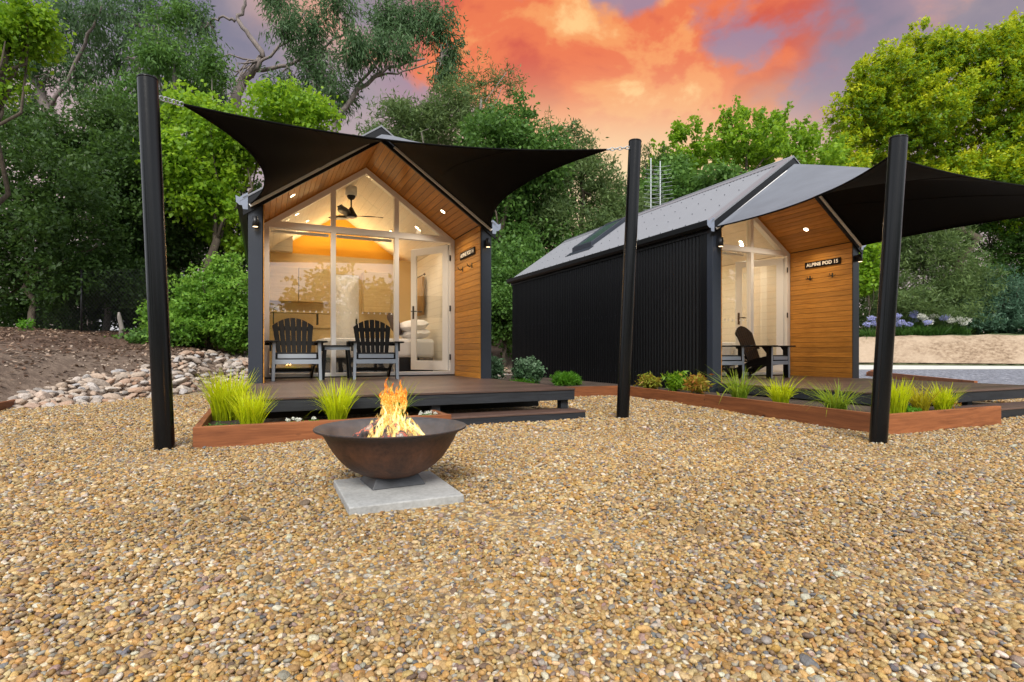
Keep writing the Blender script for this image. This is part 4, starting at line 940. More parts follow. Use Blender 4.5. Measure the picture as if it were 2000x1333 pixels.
def inside(P, poly):
    x, y = P[:, 0], P[:, 1]; c = np.zeros(len(P), bool); n = len(poly)
    for i in range(n):
        (x0, y0), (x1, y1) = poly[i], poly[i - 1]
        k = ((y0 > y) != (y1 > y)) & (x < (x1 - x0) * (y - y0) / (y1 - y0 + 1e-12) + x0); c ^= k
    return c
HOLES = [[(-0.50, 4.70), (1.56, 4.70), (1.60, 5.03), (3.22, 5.03), (3.24, 5.45), (3.2, 7.8), (3.25, 13), (-0.2, 13), (-0.17, 7.33), (-0.50, 7.33)], [(4.90, 2.90), (6.79, 2.90), (6.80, 3.13), (9.65, 3.13), (9.65, 6.2), (6, 8), (5.5, 7.58), (5.21, 5.35)],
         [(0.345, 2.485), (0.905, 2.485), (0.905, 3.09), (0.345, 3.09)], [(3.3, 7.74), (5.5, 7.54), (5.5, 13), (3.3, 13)]]
GP = [(-3.2, -40), (12.4, -40), (12.4, 6.1), (6.0, 6.4), (6.0, 7.55), (3.2, 7.65), (3.2, 12.1), (0.3, 12.7), (-1.0, 12.3), (-1.45, 10.8), (-2.2, 9.95), (-2.93, 9.3), (-2.86, 7.1), (-3.3, 6.5), (-5.5, 5.0), (-14, 3.6), (-14, -40)]
def scatter():
    pts = []; sizes = []
    # (spacing, dmin, dmax, height offset, stone size)
    for sp, d0, d1, z, sz in ((0.0114, 0.75, 2.4, 0.003, 0.0081), (0.0175, 0.75, 2.4, 0.010, 0.0084), (0.0138, 2.4, 5.0, 0.004, 0.0095), (0.023, 2.4, 5.0, 0.012, 0.0098), (0.0215, 5.0, 9.5, 0.006, 0.0138), (0.038, 5.0, 9.5, 0.016, 0.0140)):
        xs = np.arange(-8, 12, sp); ys = np.arange(-0.5, 10.5, sp); X, Y = np.meshgrid(xs, ys); P = np.stack([X.ravel(), Y.ravel()], 1)
        P = P + (rng.random(P.shape) - 0.5) * sp * 1.25
        d = P[:, 0] * SY + P[:, 1] * CY; xc = P[:, 0] * CY - P[:, 1] * SY
        k = (d > d0) & (d <= d1) & (np.abs(xc) < d * 1.06 + 0.35); P = P[k]
        k = inside(P, GP)
        for h in HOLES: k &= ~inside(P, h)
        P = P[k]; und = 0.008 * (np.sin(P[:, 0] * 2.1) * np.sin(P[:, 1] * 1.7 + 1) + 0.6 * np.sin(P[:, 0] * 6.3 + P[:, 1] * 5.1))
        n = len(P); pts.append(np.column_stack([P, z + und + (rng.random(n) - 0.5) * 0.008]))
        big = rng.random(n); sizes.append(sz * np.where(big > 0.992, 2.2, np.where(big > 0.90, 1.45, 0.72 + 0.5 * rng.random(n))))
    P = np.concatenate(pts); S = np.concatenate(sizes); n = len(P); print('pebbles', n)
    me = bpy.data.meshes.new('gravel'); me.vertices.add(n); me.vertices.foreach_set('co', P.astype(np.float32).ravel())
    pal = np.array(GR) ; idx = rng.choice(len(GR), n, p=np.array(GW) / sum(GW)); c = pal[idx] * (0.66 + 0.55 * rng.random((n, 1))) * (1 + (rng.random((n, 3)) - 0.5) * 0.12)
    pat = np.sin(P[:, 0] * 1.3 + 2 * np.sin(P[:, 1] * 0.8)) * np.sin(P[:, 1] * 1.7 + np.sin(P[:, 0] * 2.2)) + 0.6 * np.sin(P[:, 0] * 4.1 + P[:, 1] * 2.3) * np.sin(P[:, 1] * 5.2 - P[:, 0]); c = c * (1 + 0.085 * pat)[:, None]
    a = me.attributes.new('tint', 'FLOAT_VECTOR', 'POINT'); a.data.foreach_set('vector', c.astype(np.float32).ravel())
    rot = np.column_stack([(rng.random(n) - 0.5) * 1.1, (rng.random(n) - 0.5) * 1.1, rng.random(n) * 6.283]); a = me.attributes.new('rot', 'FLOAT_VECTOR', 'POINT'); a.data.foreach_set('vector', rot.astype(np.float32).ravel())
    sc = S[:, None] * np.column_stack([0.85 + 0.45 * rng.random(n), 0.8 + 0.3 * rng.random(n), 0.75 + 0.45 * rng.random(n)]); a = me.attributes.new('scl', 'FLOAT_VECTOR', 'POINT'); a.data.foreach_set('vector', sc.astype(np.float32).ravel())
    a = me.attributes.new('pick', 'INT', 'POINT'); a.data.foreach_set('value', rng.integers(0, 8, n).astype(np.int32))
    shapes = bpy.data.collections.new('pebble_shapes')
    for k in range(8): shapes.objects.link(bpy.data.objects.new('pebble_shape', blob_mesh('pebble_shape', 40 + k, 2, 0.60, 0.17, 0.55 if k > 4 else 0.0)))
    for o in shapes.objects: o.data.polygons.foreach_set('use_smooth', [True] * len(o.data.polygons))
    o = bpy.data.objects.new('gravel', me); link(o, label='loose golden river pebbles covering the whole yard', cat='gravel', kind='stuff')
    ng = bpy.data.node_groups.new('scatter_pebbles', 'GeometryNodeTree'); ng.interface.new_socket('Geometry', in_out='INPUT', socket_type='NodeSocketGeometry'); ng.interface.new_socket('Geometry', in_out='OUTPUT', socket_type='NodeSocketGeometry')
    N = ng.nodes.new; L = ng.links.new; gi = N('NodeGroupInput'); go = N('NodeGroupOutput'); ip = N('GeometryNodeInstanceOnPoints'); ci = N('GeometryNodeCollectionInfo')
    ci.inputs['Collection'].default_value = shapes; ci.inputs['Separate Children'].default_value = True; ci.inputs['Reset Children'].default_value = True
    def at_(nm, t): x = N('GeometryNodeInputNamedAttribute'); x.data_type = t; x.inputs[0].default_value = nm; return x.outputs[0]
    L(gi.outputs[0], ip.inputs['Points']); L(ci.outputs[0], ip.inputs['Instance']); ip.inputs['Pick Instance'].default_value = True
    L(at_('pick', 'INT'), ip.inputs['Instance Index']); L(at_('rot', 'FLOAT_VECTOR'), ip.inputs['Rotation']); L(at_('scl', 'FLOAT_VECTOR'), ip.inputs['Scale']); L(ip.outputs[0], go.inputs[0])
    md = o.modifiers.new('scatter', 'NODES'); md.node_group = ng
scatter()
def rocks():
    meshes = [blob_mesh('rock', 200 + k, 2, 0.62, 0.14, 0.9, 'rock') for k in range(9)]; q = random.Random(3)
    ln = [(-2.72, 9.05), (-2.1, 9.75), (-1.45, 10.6), (-1.05, 12.0), (-0.2, 12.9)]; n = 0; fill = MB()
    lab = 'pale angular boulder in the dry rock border left of the nearer cabin'; lab2 = 'pale angular boulder in the rock border seen between the two cabins'
    spots = []
    tries = 0
    while n < 290 and tries < 30000:
        tries += 1
        x = q.uniform(-3.0, 0.2); y0 = float(np.interp(x, [a for a, b in ln], [b for a, b in ln])); y = y0 + q.uniform(-0.05, 1.0) * float(np.interp(x, [-3, -2, -1, 0.2], [0.5, 2.3, 3.4, 3.6])); s = q.uniform(0.06, 0.135)
        if any((x - a) ** 2 + (y - b) ** 2 < (0.80 * (s + c)) ** 2 for a, b, c in spots): continue
        spots.append((x, y, s)); n += 1
        o = part('rock', q.choice(meshes), 'rock', None, label=lab, cat='rock', group='boulders of the dry rock border')
        o.location = (x, y, float(hgt(x, y)) + s * 0.30); o.rotation_euler = (q.uniform(-0.5, 0.5), q.uniform(-0.5, 0.5), q.uniform(0, 6.28)); o.scale = (s * q.uniform(0.9, 1.5), s, s * q.uniform(0.7, 1.1))
    k = 0; sp2 = []
    tries = 0
    while k < 62 and tries < 8000:
        tries += 1
        y = q.uniform(11.3, 15.8); x = y * q.uniform(0.425, 0.478); s = q.uniform(0.07, 0.13)
        if any((x - a) ** 2 + (y - b) ** 2 < (0.8 * (s + c)) ** 2 for a, b, c in sp2): continue
        sp2.append((x, y, s)); k += 1
        o = part('rock', q.choice(meshes), 'rock', None, label=lab2, cat='rock', group='boulders between the cabins')
        o.location = (x, y, float(hgt(x, y)) + s * 0.3); o.rotation_euler = (q.uniform(-0.5, 0.5), q.uniform(-0.5, 0.5), q.uniform(0, 6.28)); o.scale = (s * q.uniform(0.9, 1.5), s, s)
    # small filler stones between them: nobody could count these
    base = meshes[0]; cv = np.array([v.co[:] for v in base.vertices]); cf = np.array([p.vertices[:] for p in base.polygons]); VV, FF = [], []
    for i in range(2100):
        if i >= 900: x = q.uniform(-9, 0.3); y = float(np.interp(x, EX, EY)) + 0.2 + 4.5 * q.random() ** 1.3
        elif i < 700:
            x = q.uniform(-3.0, 0.2); y = float(np.interp(x, [a for a, b in ln], [b for a, b in ln])) + q.uniform(-0.1, 1.02) * float(np.interp(x, [-3, -2, -1, 0.2], [0.5, 2.3, 3.4, 3.6]))
        else: y = q.uniform(11.2, 15.9); x = y * q.uniform(0.42, 0.48)
        s = q.uniform(0.03, 0.065) * (1 if i < 900 else 0.42); a = q.uniform(0, 6.28); c_, s_ = math.cos(a), math.sin(a); v = cv * s * np.array([1.2, 1, 0.9]); v = np.stack([v[:, 0] * c_ - v[:, 1] * s_, v[:, 0] * s_ + v[:, 1] * c_, v[:, 2]], 1) + [x, y, float(hgt(x, y)) + s * 0.3]
        FF.append(cf + len(cv) * i); VV.append(v)
    me = fast_mesh('small_stones', np.concatenate(VV), np.concatenate(FF)); part('small_stones', me, 'rock', None, label='small pale stones filling the gaps between the boulders', cat='stones', kind='stuff')
rocks()

# ------------------------------------------------------------------ leaves
def leaf_quads(C, N_, D, Lw, Ww):
    """diamond leaves: centres, normals, directions, lengths, widths"""
    D = D / (np.linalg.norm(D, axis=1, keepdims=True) + 1e-9); S = np.cross(D, N_); S /= (np.linalg.norm(S, axis=1, keepdims=True) + 1e-9); U = np.cross(S, D)
    n = len(C); Lw = np.asarray(Lw).reshape(-1, 1); Ww = np.asarray(Ww).reshape(-1, 1)
    a = C - D * Lw / 2; b = C + S * Ww / 2 + U * Ww * 0.15 - D * Lw * 0.08; c = C + D * Lw / 2 - U * Ww * 0.1; d = C - S * Ww / 2 + U * Ww * 0.15 - D * Lw * 0.08
    V = np.stack([a, b, c, d], 1).reshape(-1, 3); Q = np.arange(4 * n).reshape(n, 4); return V, Q
def unit(n, g): v = g.normal(size=(n, 3)); return v / np.linalg.norm(v, axis=1, keepdims=True)
def crown_mesh(seed, lobes, nclump, nleaf, L, W, spread, droop=0.0, matn='leaf_mid', up=0.5, shell=0.35, squash=0.7, topb=0.0, sprig=0.0, tint_lo=0.0, billow=0):
    """lobes: (centre, (rx, ry, rz)) in metres"""
    g = np.random.default_rng(seed)
    if billow:
        nl = []
        for c, r in lobes:
            nl.append((c, tuple(0.62 * v for v in r)))
            for _ in range(billow):
                u0 = unit(1, g)[0]; f = 0.34 + 0.24 * g.random(); nl.append((tuple(np.array(c) + u0 * np.array(r) * (0.62 + 0.25 * g.random())), tuple(f * v for v in r)))
        lobes = nl
    vol = np.array([(r[0] * r[1] + r[0] * r[2] + r[1] * r[2]) for c, r in lobes]); li = g.choice(len(lobes), nclump, p=vol / vol.sum())
    Cc = np.array([lobes[i][0] for i in li], float); Rr = np.array([lobes[i][1] for i in li], float)
    u = unit(nclump, g); rad = 1 - shell * g.random((nclump, 1)) ** 1.3; rad *= 1 + 0.10 * g.normal(size=(nclump, 1)); cl = Cc + u * Rr * rad
    ct = g.random(nclump)
    k = np.repeat(np.arange(nclump), nleaf); n = len(k)
    out = u[k] * 0.8 + unit(n, g) * 0.9 + np.array([0, 0, -droop])
    off = g.normal(size=(n, 3)) * spread * np.array([1, 1, squash]) * (0.6 + 0.8 * ct[k][:, None])
    if sprig: off = off * 0.45 + (u[k] * 0.6 + np.array([0, 0, 0.8 - droop])) * (g.random((n, 1)) * sprig)
    P = cl[k] + off; N_ = unit(n, g) * 0.9 + np.array([0, 0, up]) + u[k] * 0.4
    s = 0.7 + 0.6 * g.random(n); V, Q = leaf_quads(P, N_, out, L * s, W * s)
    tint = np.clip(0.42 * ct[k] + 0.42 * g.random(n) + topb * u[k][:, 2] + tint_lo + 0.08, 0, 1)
    return fast_mesh('crown', V, Q, tint, matn)
def limb(mb, pts, r0, r1, n=8): 
    k = len(pts); mb.tube(pts, [r0 + (r1 - r0) * (i / (k - 1)) for i in range(k)], n)
def curve_pts(a, b, q, k=6, w=0.06):
    a, b = Vector(a), Vector(b); d = (b - a).length; return [a.lerp(b, i / k) + Vector((q.gauss(0, 1), q.gauss(0, 1), q.gauss(0, 1))) * d * w * math.sin(math.pi * i / k) for i in range(k + 1)]
def tree(name, label, cat, d, lobes_px, nclump, nleaf, L, W, spread, mname, barkn='bark_dark', r=0.16, base_px=None, limbs=8, group=None, dd=0.0, seed=1, trunk=True, **k):
    """lobes_px: (px, py, rx, ry) in photograph pixels at depth d (dd: jitter of depth per lobe)"""
    q = random.Random(seed); lob = []
    for (px, py, rx, ry) in lobes_px:
        di = d + q.uniform(-dd, dd); c = at(px, py, di); rr = rx * di / F; lob.append((tuple(c), (rr, rr * 0.9, ry * di / F)))
    bx = base_px if base_px is not None else lobes_px[0][0]; b = at(bx, YH, d); bz = float(hgt(b.x, b.y)) - 0.05; base = Vector((b.x, b.y, bz))
    t = thing(name, base, label=label, cat=cat, group=group)
    lob = [(tuple(Vector(c) - base), rr) for c, rr in lob]
    k.setdefault('billow', 9); part('crown', crown_mesh(seed * 13 + 5, lob, nclump, nleaf, L, W, spread, matn=mname, **k), None, t)
    if trunk:
        top = Vector(lob[0][0]); mb = MB(); tr = curve_pts((0, 0, 0), (top.x, top.y, top.z), q, 8, 0.03); limb(mb, tr, r, r * 0.35, 10); part('trunk', mb, barkn, t)
        mb = MB()
        for i in range(limbs):
            c, rr = lob[i % len(lob)]; e = Vector(c) + Vector([q.uniform(-0.75, 0.75) * v for v in rr]); s_ = tr[q.randint(3, 7)]; limb(mb, curve_pts(s_, e, q, 5, 0.07), r * 0.36, 0.012, 6)
        part('limbs', mb, barkn, t)
    return t
TG = 'trees and shrubs behind the cabins'
# far back first: a distant wood that reads as one mass
# --- left
tree('evergreen_shrub', 'dense dark evergreen shrub at the far left edge', 'shrub', 14.5, [(50, 480, 120, 150), (150, 540, 90, 95), (30, 330, 90, 90), (120, 400, 90, 100), (-60, 470, 120, 200)], 1500, 26, 0.12, 0.065, 0.14, 'leaf_dark', r=0.10, base_px=60, seed=2, dd=0.7, group=TG)
tree('evergreen_tree', 'dark green tree with a thin pale trunk behind the wire fence', 'tree', 17.0, [(215, 350, 110, 110), (250, 250, 70, 60), (90, 260, 70, 50), (260, 470, 80, 90), (170, 300, 80, 70), (200, 560, 110, 50)], 1500, 24, 0.13, 0.07, 0.17, 'leaf_dark', 'bark_grey', r=0.10, base_px=206, seed=3, dd=0.8, group=TG)
tree('evergreen_tree', 'very dark tree in the gap between left post and lime tree', 'tree', 19.5, [(330, 430, 110, 170), (420, 380, 90, 150), (480, 480, 60, 120), (250, 380, 80, 160)], 1400, 26, 0.14, 0.08, 0.20, 'leaf_dark', base_px=345, seed=4, dd=1, group=TG)
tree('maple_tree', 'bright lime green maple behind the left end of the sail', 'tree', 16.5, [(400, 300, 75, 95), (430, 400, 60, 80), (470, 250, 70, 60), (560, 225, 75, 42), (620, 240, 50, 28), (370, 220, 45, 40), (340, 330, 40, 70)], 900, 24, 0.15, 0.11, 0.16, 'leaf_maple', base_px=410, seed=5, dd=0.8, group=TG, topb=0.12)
tree('round_bush', 'large rounded glossy green bush left of the nearer cabin', 'shrub', 13.6, [(408, 580, 78, 92), (395, 625, 84, 50), (440, 600, 62, 78), (355, 630, 34, 36)], 1500, 26, 0.085, 0.055, 0.085, 'leaf_bush', base_px=408, seed=6, dd=0.15, group=TG, shell=0.22, r=0.05, topb=0.15)
tree('understorey_shrub', 'dark leafy understorey behind the wire fence at left', 'shrub', 18.0, [(60, 590, 90, 60), (160, 600, 80, 50), (250, 600, 70, 50), (320, 590, 70, 60), (-40, 600, 80, 70), (200, 560, 120, 30)], 1300, 24, 0.13, 0.07, 0.16, 'leaf_dark', base_px=160, seed=62, trunk=False, group=TG, dd=0.4)
tree('low_shrub', 'low dark ground shrub at the foot of the rounded bush', 'shrub', 13.0, [(300, 660, 45, 14), (340, 655, 30, 18)], 160, 20, 0.08, 0.06, 0.07, 'leaf_mid', base_px=300, seed=61, trunk=False, group=TG)
# near branch hanging in at the top left corner
tree('maple_tree', 'lime green maple foliage hanging into the top left corner', 'tree', 11.0, [(20, 70, 62, 44), (60, 30, 40, 26), (-40, 100, 70, 90), (5, 180, 24, 26)], 420, 22, 0.095, 0.07, 0.12, 'leaf_maple', base_px=-110, seed=7, group=TG)
# --- gums
def gum(label, d, limbs_px, lobes, nclump, nleaf, seed, r0=0.3):
    q = random.Random(seed); P0 = at(limbs_px[0][0][0], limbs_px[0][0][1], d); base = Vector((P0.x, P0.y, float(hgt(P0.x, P0.y)) - 0.1))
    t = thing('gum_tree', base, label=label, cat='tree', group='tall gum trees behind the cabins'); mb = MB(); lb = MB()
    ends = []
    for i, path in enumerate(limbs_px):
        pts = [at(x, y, d + dz) - base for x, y, dz, w in path]; rs = [w * 0.72 for *_, w in path]
        if i == 0: pts = [Vector((0, 0, 0))] + pts; rs = [rs[0] * 1.15] + rs
        # smooth the path
        pp, rr = [], []
        for a in range(len(pts) - 1):
            for s_ in range(4): pp.append(pts[a].lerp(pts[a + 1], s_ / 4) + Vector((q.gauss(0, .05), q.gauss(0, .05), q.gauss(0, .05)))); rr.append(rs[a] + (rs[a + 1] - rs[a]) * s_ / 4)
        pp.append(pts[-1]); rr.append(rs[-1]); (mb if i == 0 else lb).tube(pp, rr, 9); ends += pp[len(pp) // 2:]
    lob = []
    for (px, py, rx, ry) in lobes:
        di = d + q.uniform(-1.5, 1.5); c = at(px, py, di) - base; rr = rx * di / F; lob.append((tuple(c), (rr, rr, ry * di / F)))
        e = min(ends, key=lambda p: (p - c).length)
        for _ in range(3): limb(lb, curve_pts(e, c + Vector((q.uniform(-1, 1) * rr * .8, q.uniform(-1, 1) * rr * .5, q.uniform(-1, 1) * ry * di / F * .8)), q, 5, 0.09), 0.05, 0.012, 5)
    part('trunk', mb, 'bark_gum', t); part('limbs', lb, 'bark_gum', t)
    part('crown', crown_mesh(seed + 70, lob, int(nclump * 1.5), nleaf, 0.25, 0.062, 0.21, droop=1.1, matn='leaf_gum', up=0.0, shell=0.95, squash=1.5), None, t)
tree('light_green_tree', 'lighter green tree with small leaves left of the lime maple', 'tree', 22, [(340, 120, 60, 70), (300, 200, 60, 60), (380, 180, 50, 50), (330, 40, 40, 50), (250, 230, 60, 50), (420, 140, 30, 60)], 430, 22, 0.19, 0.065, 0.22, 'leaf_mid', 'bark_grey', base_px=330, seed=63, group=TG, dd=1.6, shell=0.95, tint_lo=0.0, billow=3, droop=0.5)
gum('tall gum tree with a leaning grey trunk in the top left', 24, [[(175, 560, 0, .34), (150, 320, 0, .32), (95, 220, 0, .27), (50, 120, 0, .22), (28, 0, 0, .18), (10, -120, 0, .10)], [(150, 330, 0, .2), (200, 240, .5, .16), (260, 170, .8, .12), (290, 60, 1, .08)], [(95, 220, 0, .13), (165, 90, -.5, .09), (200, 10, -1, .05)]],
    [(140, 40, 70, 50), (60, 120, 60, 50), (160, 150, 60, 50), (240, 30, 60, 40), (120, 80, 90, 70), (230, 120, 60, 50), (300, 90, 60, 80), (60, 200, 60, 60), (200, 220, 70, 50), (330, 190, 60, 50), (20, 60, 60, 60), (180, 10, 80, 40), (90, 290, 70, 50), (260, 280, 70, 40), (-40, 180, 60, 120), (290, 10, 60, 50)], 620, 22, 21)
gum('tall gum tree with twisted pale limbs above the sail', 26, [[(440, 520, 0, .36), (458, 200, 0, .32), (470, 155, 0, .28), (500, 130, 0, .22), (515, 108, 0, .18), (488, 70, 0, .15), (462, 40, 0, .13), (478, 8, 0, .10), (490, -60, 0, .07)], [(470, 165, 0, .17), (500, 140, .5, .15), (560, 130, 1, .12), (620, 100, 1, .08), (690, 60, 1.5, .05)], [(462, 42, 0, .10), (430, 35, 0, .07), (410, 45, .3, .05)], [(500, 130, 0, .1), (560, 80, 0, .08), (600, 20, .5, .05)]],
    [(380, 40, 50, 60), (400, 120, 40, 50), (420, 190, 40, 40), (560, 50, 40, 40), (610, 60, 50, 50), (620, 150, 60, 40), (650, 190, 50, 40), (560, 170, 40, 25), (690, 120, 40, 40), (540, 0, 50, 30), (350, 120, 40, 60), (660, 10, 50, 40), (600, 110, 50, 30)], 480, 22, 22)
gum('tall gum tree with drooping leaf bunches left of the sunset', 25, [[(690, 520, 0, .22), (650, 240, 0, .18), (700, 175, 0, .14), (760, 130, 0, .10), (830, 115, 0, .06)], [(690, 190, 0, .10), (740, 110, .5, .08), (770, 20, 1, .05)], [(730, 150, 0, .08), (790, 140, .5, .05), (860, 120, .5, .03)]],
    [(760, 40, 38, 50), (745, 90, 32, 40), (860, 60, 36, 40), (880, 110, 30, 40), (800, 50, 34, 40), (870, 150, 26, 30), (700, 90, 34, 40), (790, 100, 30, 20), (830, 30, 30, 24)], 330, 22, 23, 0.2)
# --- behind the nearer cabin
tree('wattle_tree', 'feathery grey green tree just above the roof apex of the nearer cabin', 'tree', 21, [(790, 225, 60, 55), (840, 270, 90, 60), (760, 290, 60, 50), (880, 220, 55, 50), (720, 320, 70, 60)], 900, 24, 0.20, 0.045, 0.20, 'leaf_wattle', 'bark_grey', base_px=810, seed=8, dd=0.8, group=TG, shell=0.7, up=0.1)
tree('broadleaf_tree', 'fresh green tree in the middle below the sunset', 'tree', 20, [(1000, 250, 55, 75), (960, 320, 80, 90), (1040, 330, 60, 80), (1000, 430, 90, 100), (990, 550, 90, 110), (1060, 480, 70, 110)], 2000, 26, 0.16, 0.085, 0.19, 'leaf_mid', base_px=990, seed=9, dd=0.8, group=TG)
tree('wattle_tree', 'thin upright wispy tree against the peach sky', 'tree', 23, [(940, 190, 38, 60), (900, 230, 40, 60), (1075, 300, 30, 70), (980, 170, 30, 30)], 260, 18, 0.20, 0.04, 0.18, 'leaf_wattle', 'bark_grey', base_px=930, seed=10, group=TG, shell=0.95, up=0.1, sprig=0.5)
tree('wattle_tree', 'soft green tree behind the rear end of the right cabin', 'tree', 21.5, [(1130, 290, 40, 45), (1120, 360, 70, 70), (1180, 400, 60, 60), (1110, 450, 80, 90), (1190, 470, 70, 80), (1070, 560, 90, 90), (1240, 430, 60, 50)], 1700, 26, 0.17, 0.055, 0.19, 'leaf_wattle', base_px=1120, seed=12, dd=0.8, group=TG, up=0.3)
tree('broadleaf_shrub', 'leafy green shrub filling the gap between the two cabins', 'shrub', 17.5, [(985, 600, 60, 60), (1020, 560, 60, 90), (950, 560, 50, 80), (985, 640, 50, 26)], 700, 26, 0.10, 0.07, 0.11, 'leaf_mid', base_px=985, seed=13, group=TG, r=0.06, tint_lo=0.08)
# --- behind the right cabin
tree('maple_tree', 'pale green maple with loose upright shoots behind the right roof', 'tree', 26, [(1460, 290, 55, 55), (1500, 250, 34, 40), (1440, 250, 26, 34), (1400, 320, 70, 50), (1520, 310, 70, 50), (1580, 320, 50, 55), (1350, 330, 50, 45), (1335, 268, 22, 36), (1372, 285, 28, 40), (1300, 330, 40, 40), (1590, 275, 22, 26), (1620, 330, 30, 50)], 620, 22, 0.20, 0.14, 0.22, 'leaf_maple', base_px=1460, seed=14, dd=1, group=TG, shell=0.8, sprig=0.45, tint_lo=-0.05)
tree('maple_tree', 'green maple behind the antenna and right roof', 'tree', 24, [(1300, 360, 50, 55), (1340, 370, 60, 45), (1260, 420, 50, 50), (1430, 370, 80, 40)], 420, 22, 0.19, 0.13, 0.2, 'leaf_mid', base_px=1300, seed=15, dd=0.8, group=TG, shell=0.9, tint_lo=0.1)
tree('conifer', 'small dark conifer beside the middle sail post', 'tree', 25, [(1262, 320, 12, 38), (1262, 370, 22, 50), (1294, 310, 12, 26), (1296, 360, 16, 40)], 170, 22, 0.20, 0.035, 0.14, 'leaf_dark', base_px=1265, seed=16, group=TG, droop=-0.6, tint_lo=0.2)
# --- right
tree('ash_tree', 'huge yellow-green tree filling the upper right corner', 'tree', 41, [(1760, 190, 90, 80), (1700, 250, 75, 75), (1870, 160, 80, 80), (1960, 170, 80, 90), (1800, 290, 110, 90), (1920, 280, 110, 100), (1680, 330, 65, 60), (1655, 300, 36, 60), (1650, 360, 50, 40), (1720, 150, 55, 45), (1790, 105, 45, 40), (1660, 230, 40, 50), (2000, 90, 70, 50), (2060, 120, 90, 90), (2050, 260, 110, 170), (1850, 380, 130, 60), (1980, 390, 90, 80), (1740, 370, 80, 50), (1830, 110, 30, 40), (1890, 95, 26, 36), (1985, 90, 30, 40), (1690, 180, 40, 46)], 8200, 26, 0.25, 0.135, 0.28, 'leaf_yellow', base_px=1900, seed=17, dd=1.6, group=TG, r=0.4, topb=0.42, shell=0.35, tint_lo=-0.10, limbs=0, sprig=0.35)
tree('wattle_shrub', 'feathery olive green shrub right of the right cabin', 'shrub', 41, [(1800, 490, 85, 75), (1740, 540, 70, 90), (1860, 540, 80, 90), (1790, 600, 120, 46), (1870, 610, 60, 34)], 1600, 24, 0.34, 0.065, 0.27, 'leaf_wattle', base_px=1800, seed=18, dd=1, group=TG, up=0.2, r=0.12)
tree('broadleaf_tree', 'mid green shrubby tree at the right edge under the sail', 'tree', 43, [(1930, 460, 70, 70), (1990, 510, 70, 80), (2060, 480, 80, 120), (1900, 560, 60, 60)], 1000, 24, 0.32, 0.13, 0.34, 'leaf_mid', base_px=1960, seed=19, dd=1, group=TG, r=0.12)
tree('blue_shrub', 'bluish green shrub at the lower right edge behind the bank', 'shrub', 40, [(1960, 585, 60, 52), (2020, 600, 70, 50), (1900, 615, 45, 30), (1930, 632, 60, 18), (1985, 632, 70, 20)], 800, 22, 0.27, 0.08, 0.24, 'leaf_blue', base_px=1970, seed=20, group=TG, r=0.06)
tree('maple_shrub', 'small bright lime shrub beside the right cabin corner column', 'shrub', 39.5, [(1692, 510, 26, 36), (1700, 550, 26, 26)], 130, 22, 0.28, 0.19, 0.22, 'leaf_maple', base_px=1700, seed=24, group=TG, r=0.05)
tree('dark_hedge', 'dark hedge in the shade behind the flowering lilies', 'hedge', 46, [(1720, 600, 70, 60), (1820, 610, 90, 50), (1940, 600, 90, 60), (2060, 600, 90, 70), (1700, 500, 60, 90)], 1000, 22, 0.34, 0.17, 0.4, 'leaf_dark', base_px=1800, seed=25, trunk=False, group=TG)
# --- a belt of trees on the yard's other side (seen mirrored in the glass)
for i, (x, y, s_) in enumerate(((-4.2, -30, 6.4), (1.6, -36, 3.4), (5.8, -30, 6.6), (10.5, -31, 5.6), (-16, -24, 7), (-9.5, -30, 7), (21, -19, 6.5), (27, -24, 7.5), (15, -27, 7.5), (24, -22, 7), (33, -14, 8), (-24, -14, 7), (-26, 0, 8))):
    base = Vector((x, y, 0)); t = thing('garden_tree', base, label='round green tree on the far side of the yard behind the viewer', cat='tree', group='trees on the far side of the yard')
    lob = [((0, 0, s_ * 0.75), (s_ * 0.55, s_ * 0.55, s_ * 0.5)), ((s_ * 0.4, 0, s_ * 0.5), (s_ * .4, s_ * .4, s_ * .35)), ((-s_ * 0.4, 0.3, s_ * 0.45), (s_ * .4, s_ * .4, s_ * .35))]
    part('crown', crown_mesh(300 + i, lob, 260, 16, 0.5, 0.3, 0.5, matn='leaf_mid'), None, t); part('trunk', MB().tube([(0, 0, -0.1), (0.1, 0, s_ * 0.7)], [0.25, 0.1], 8), 'bark_dark', t)
far_wood = crown_mesh(99, [((math.sin(a) * 75, math.cos(a) * 75, 2.0), (11, 11, 5.0 if abs(a - 0.75) > 0.5 else 4.5)) for a in [i * 0.21 - 0.6 for i in range(30)]], 3000, 12, 1.0, 0.6, 1.1, matn='leaf_dark')
part('distant_wood', far_wood, None, None, label='distant dark belt of trees around the property', cat='wood', kind='stuff')

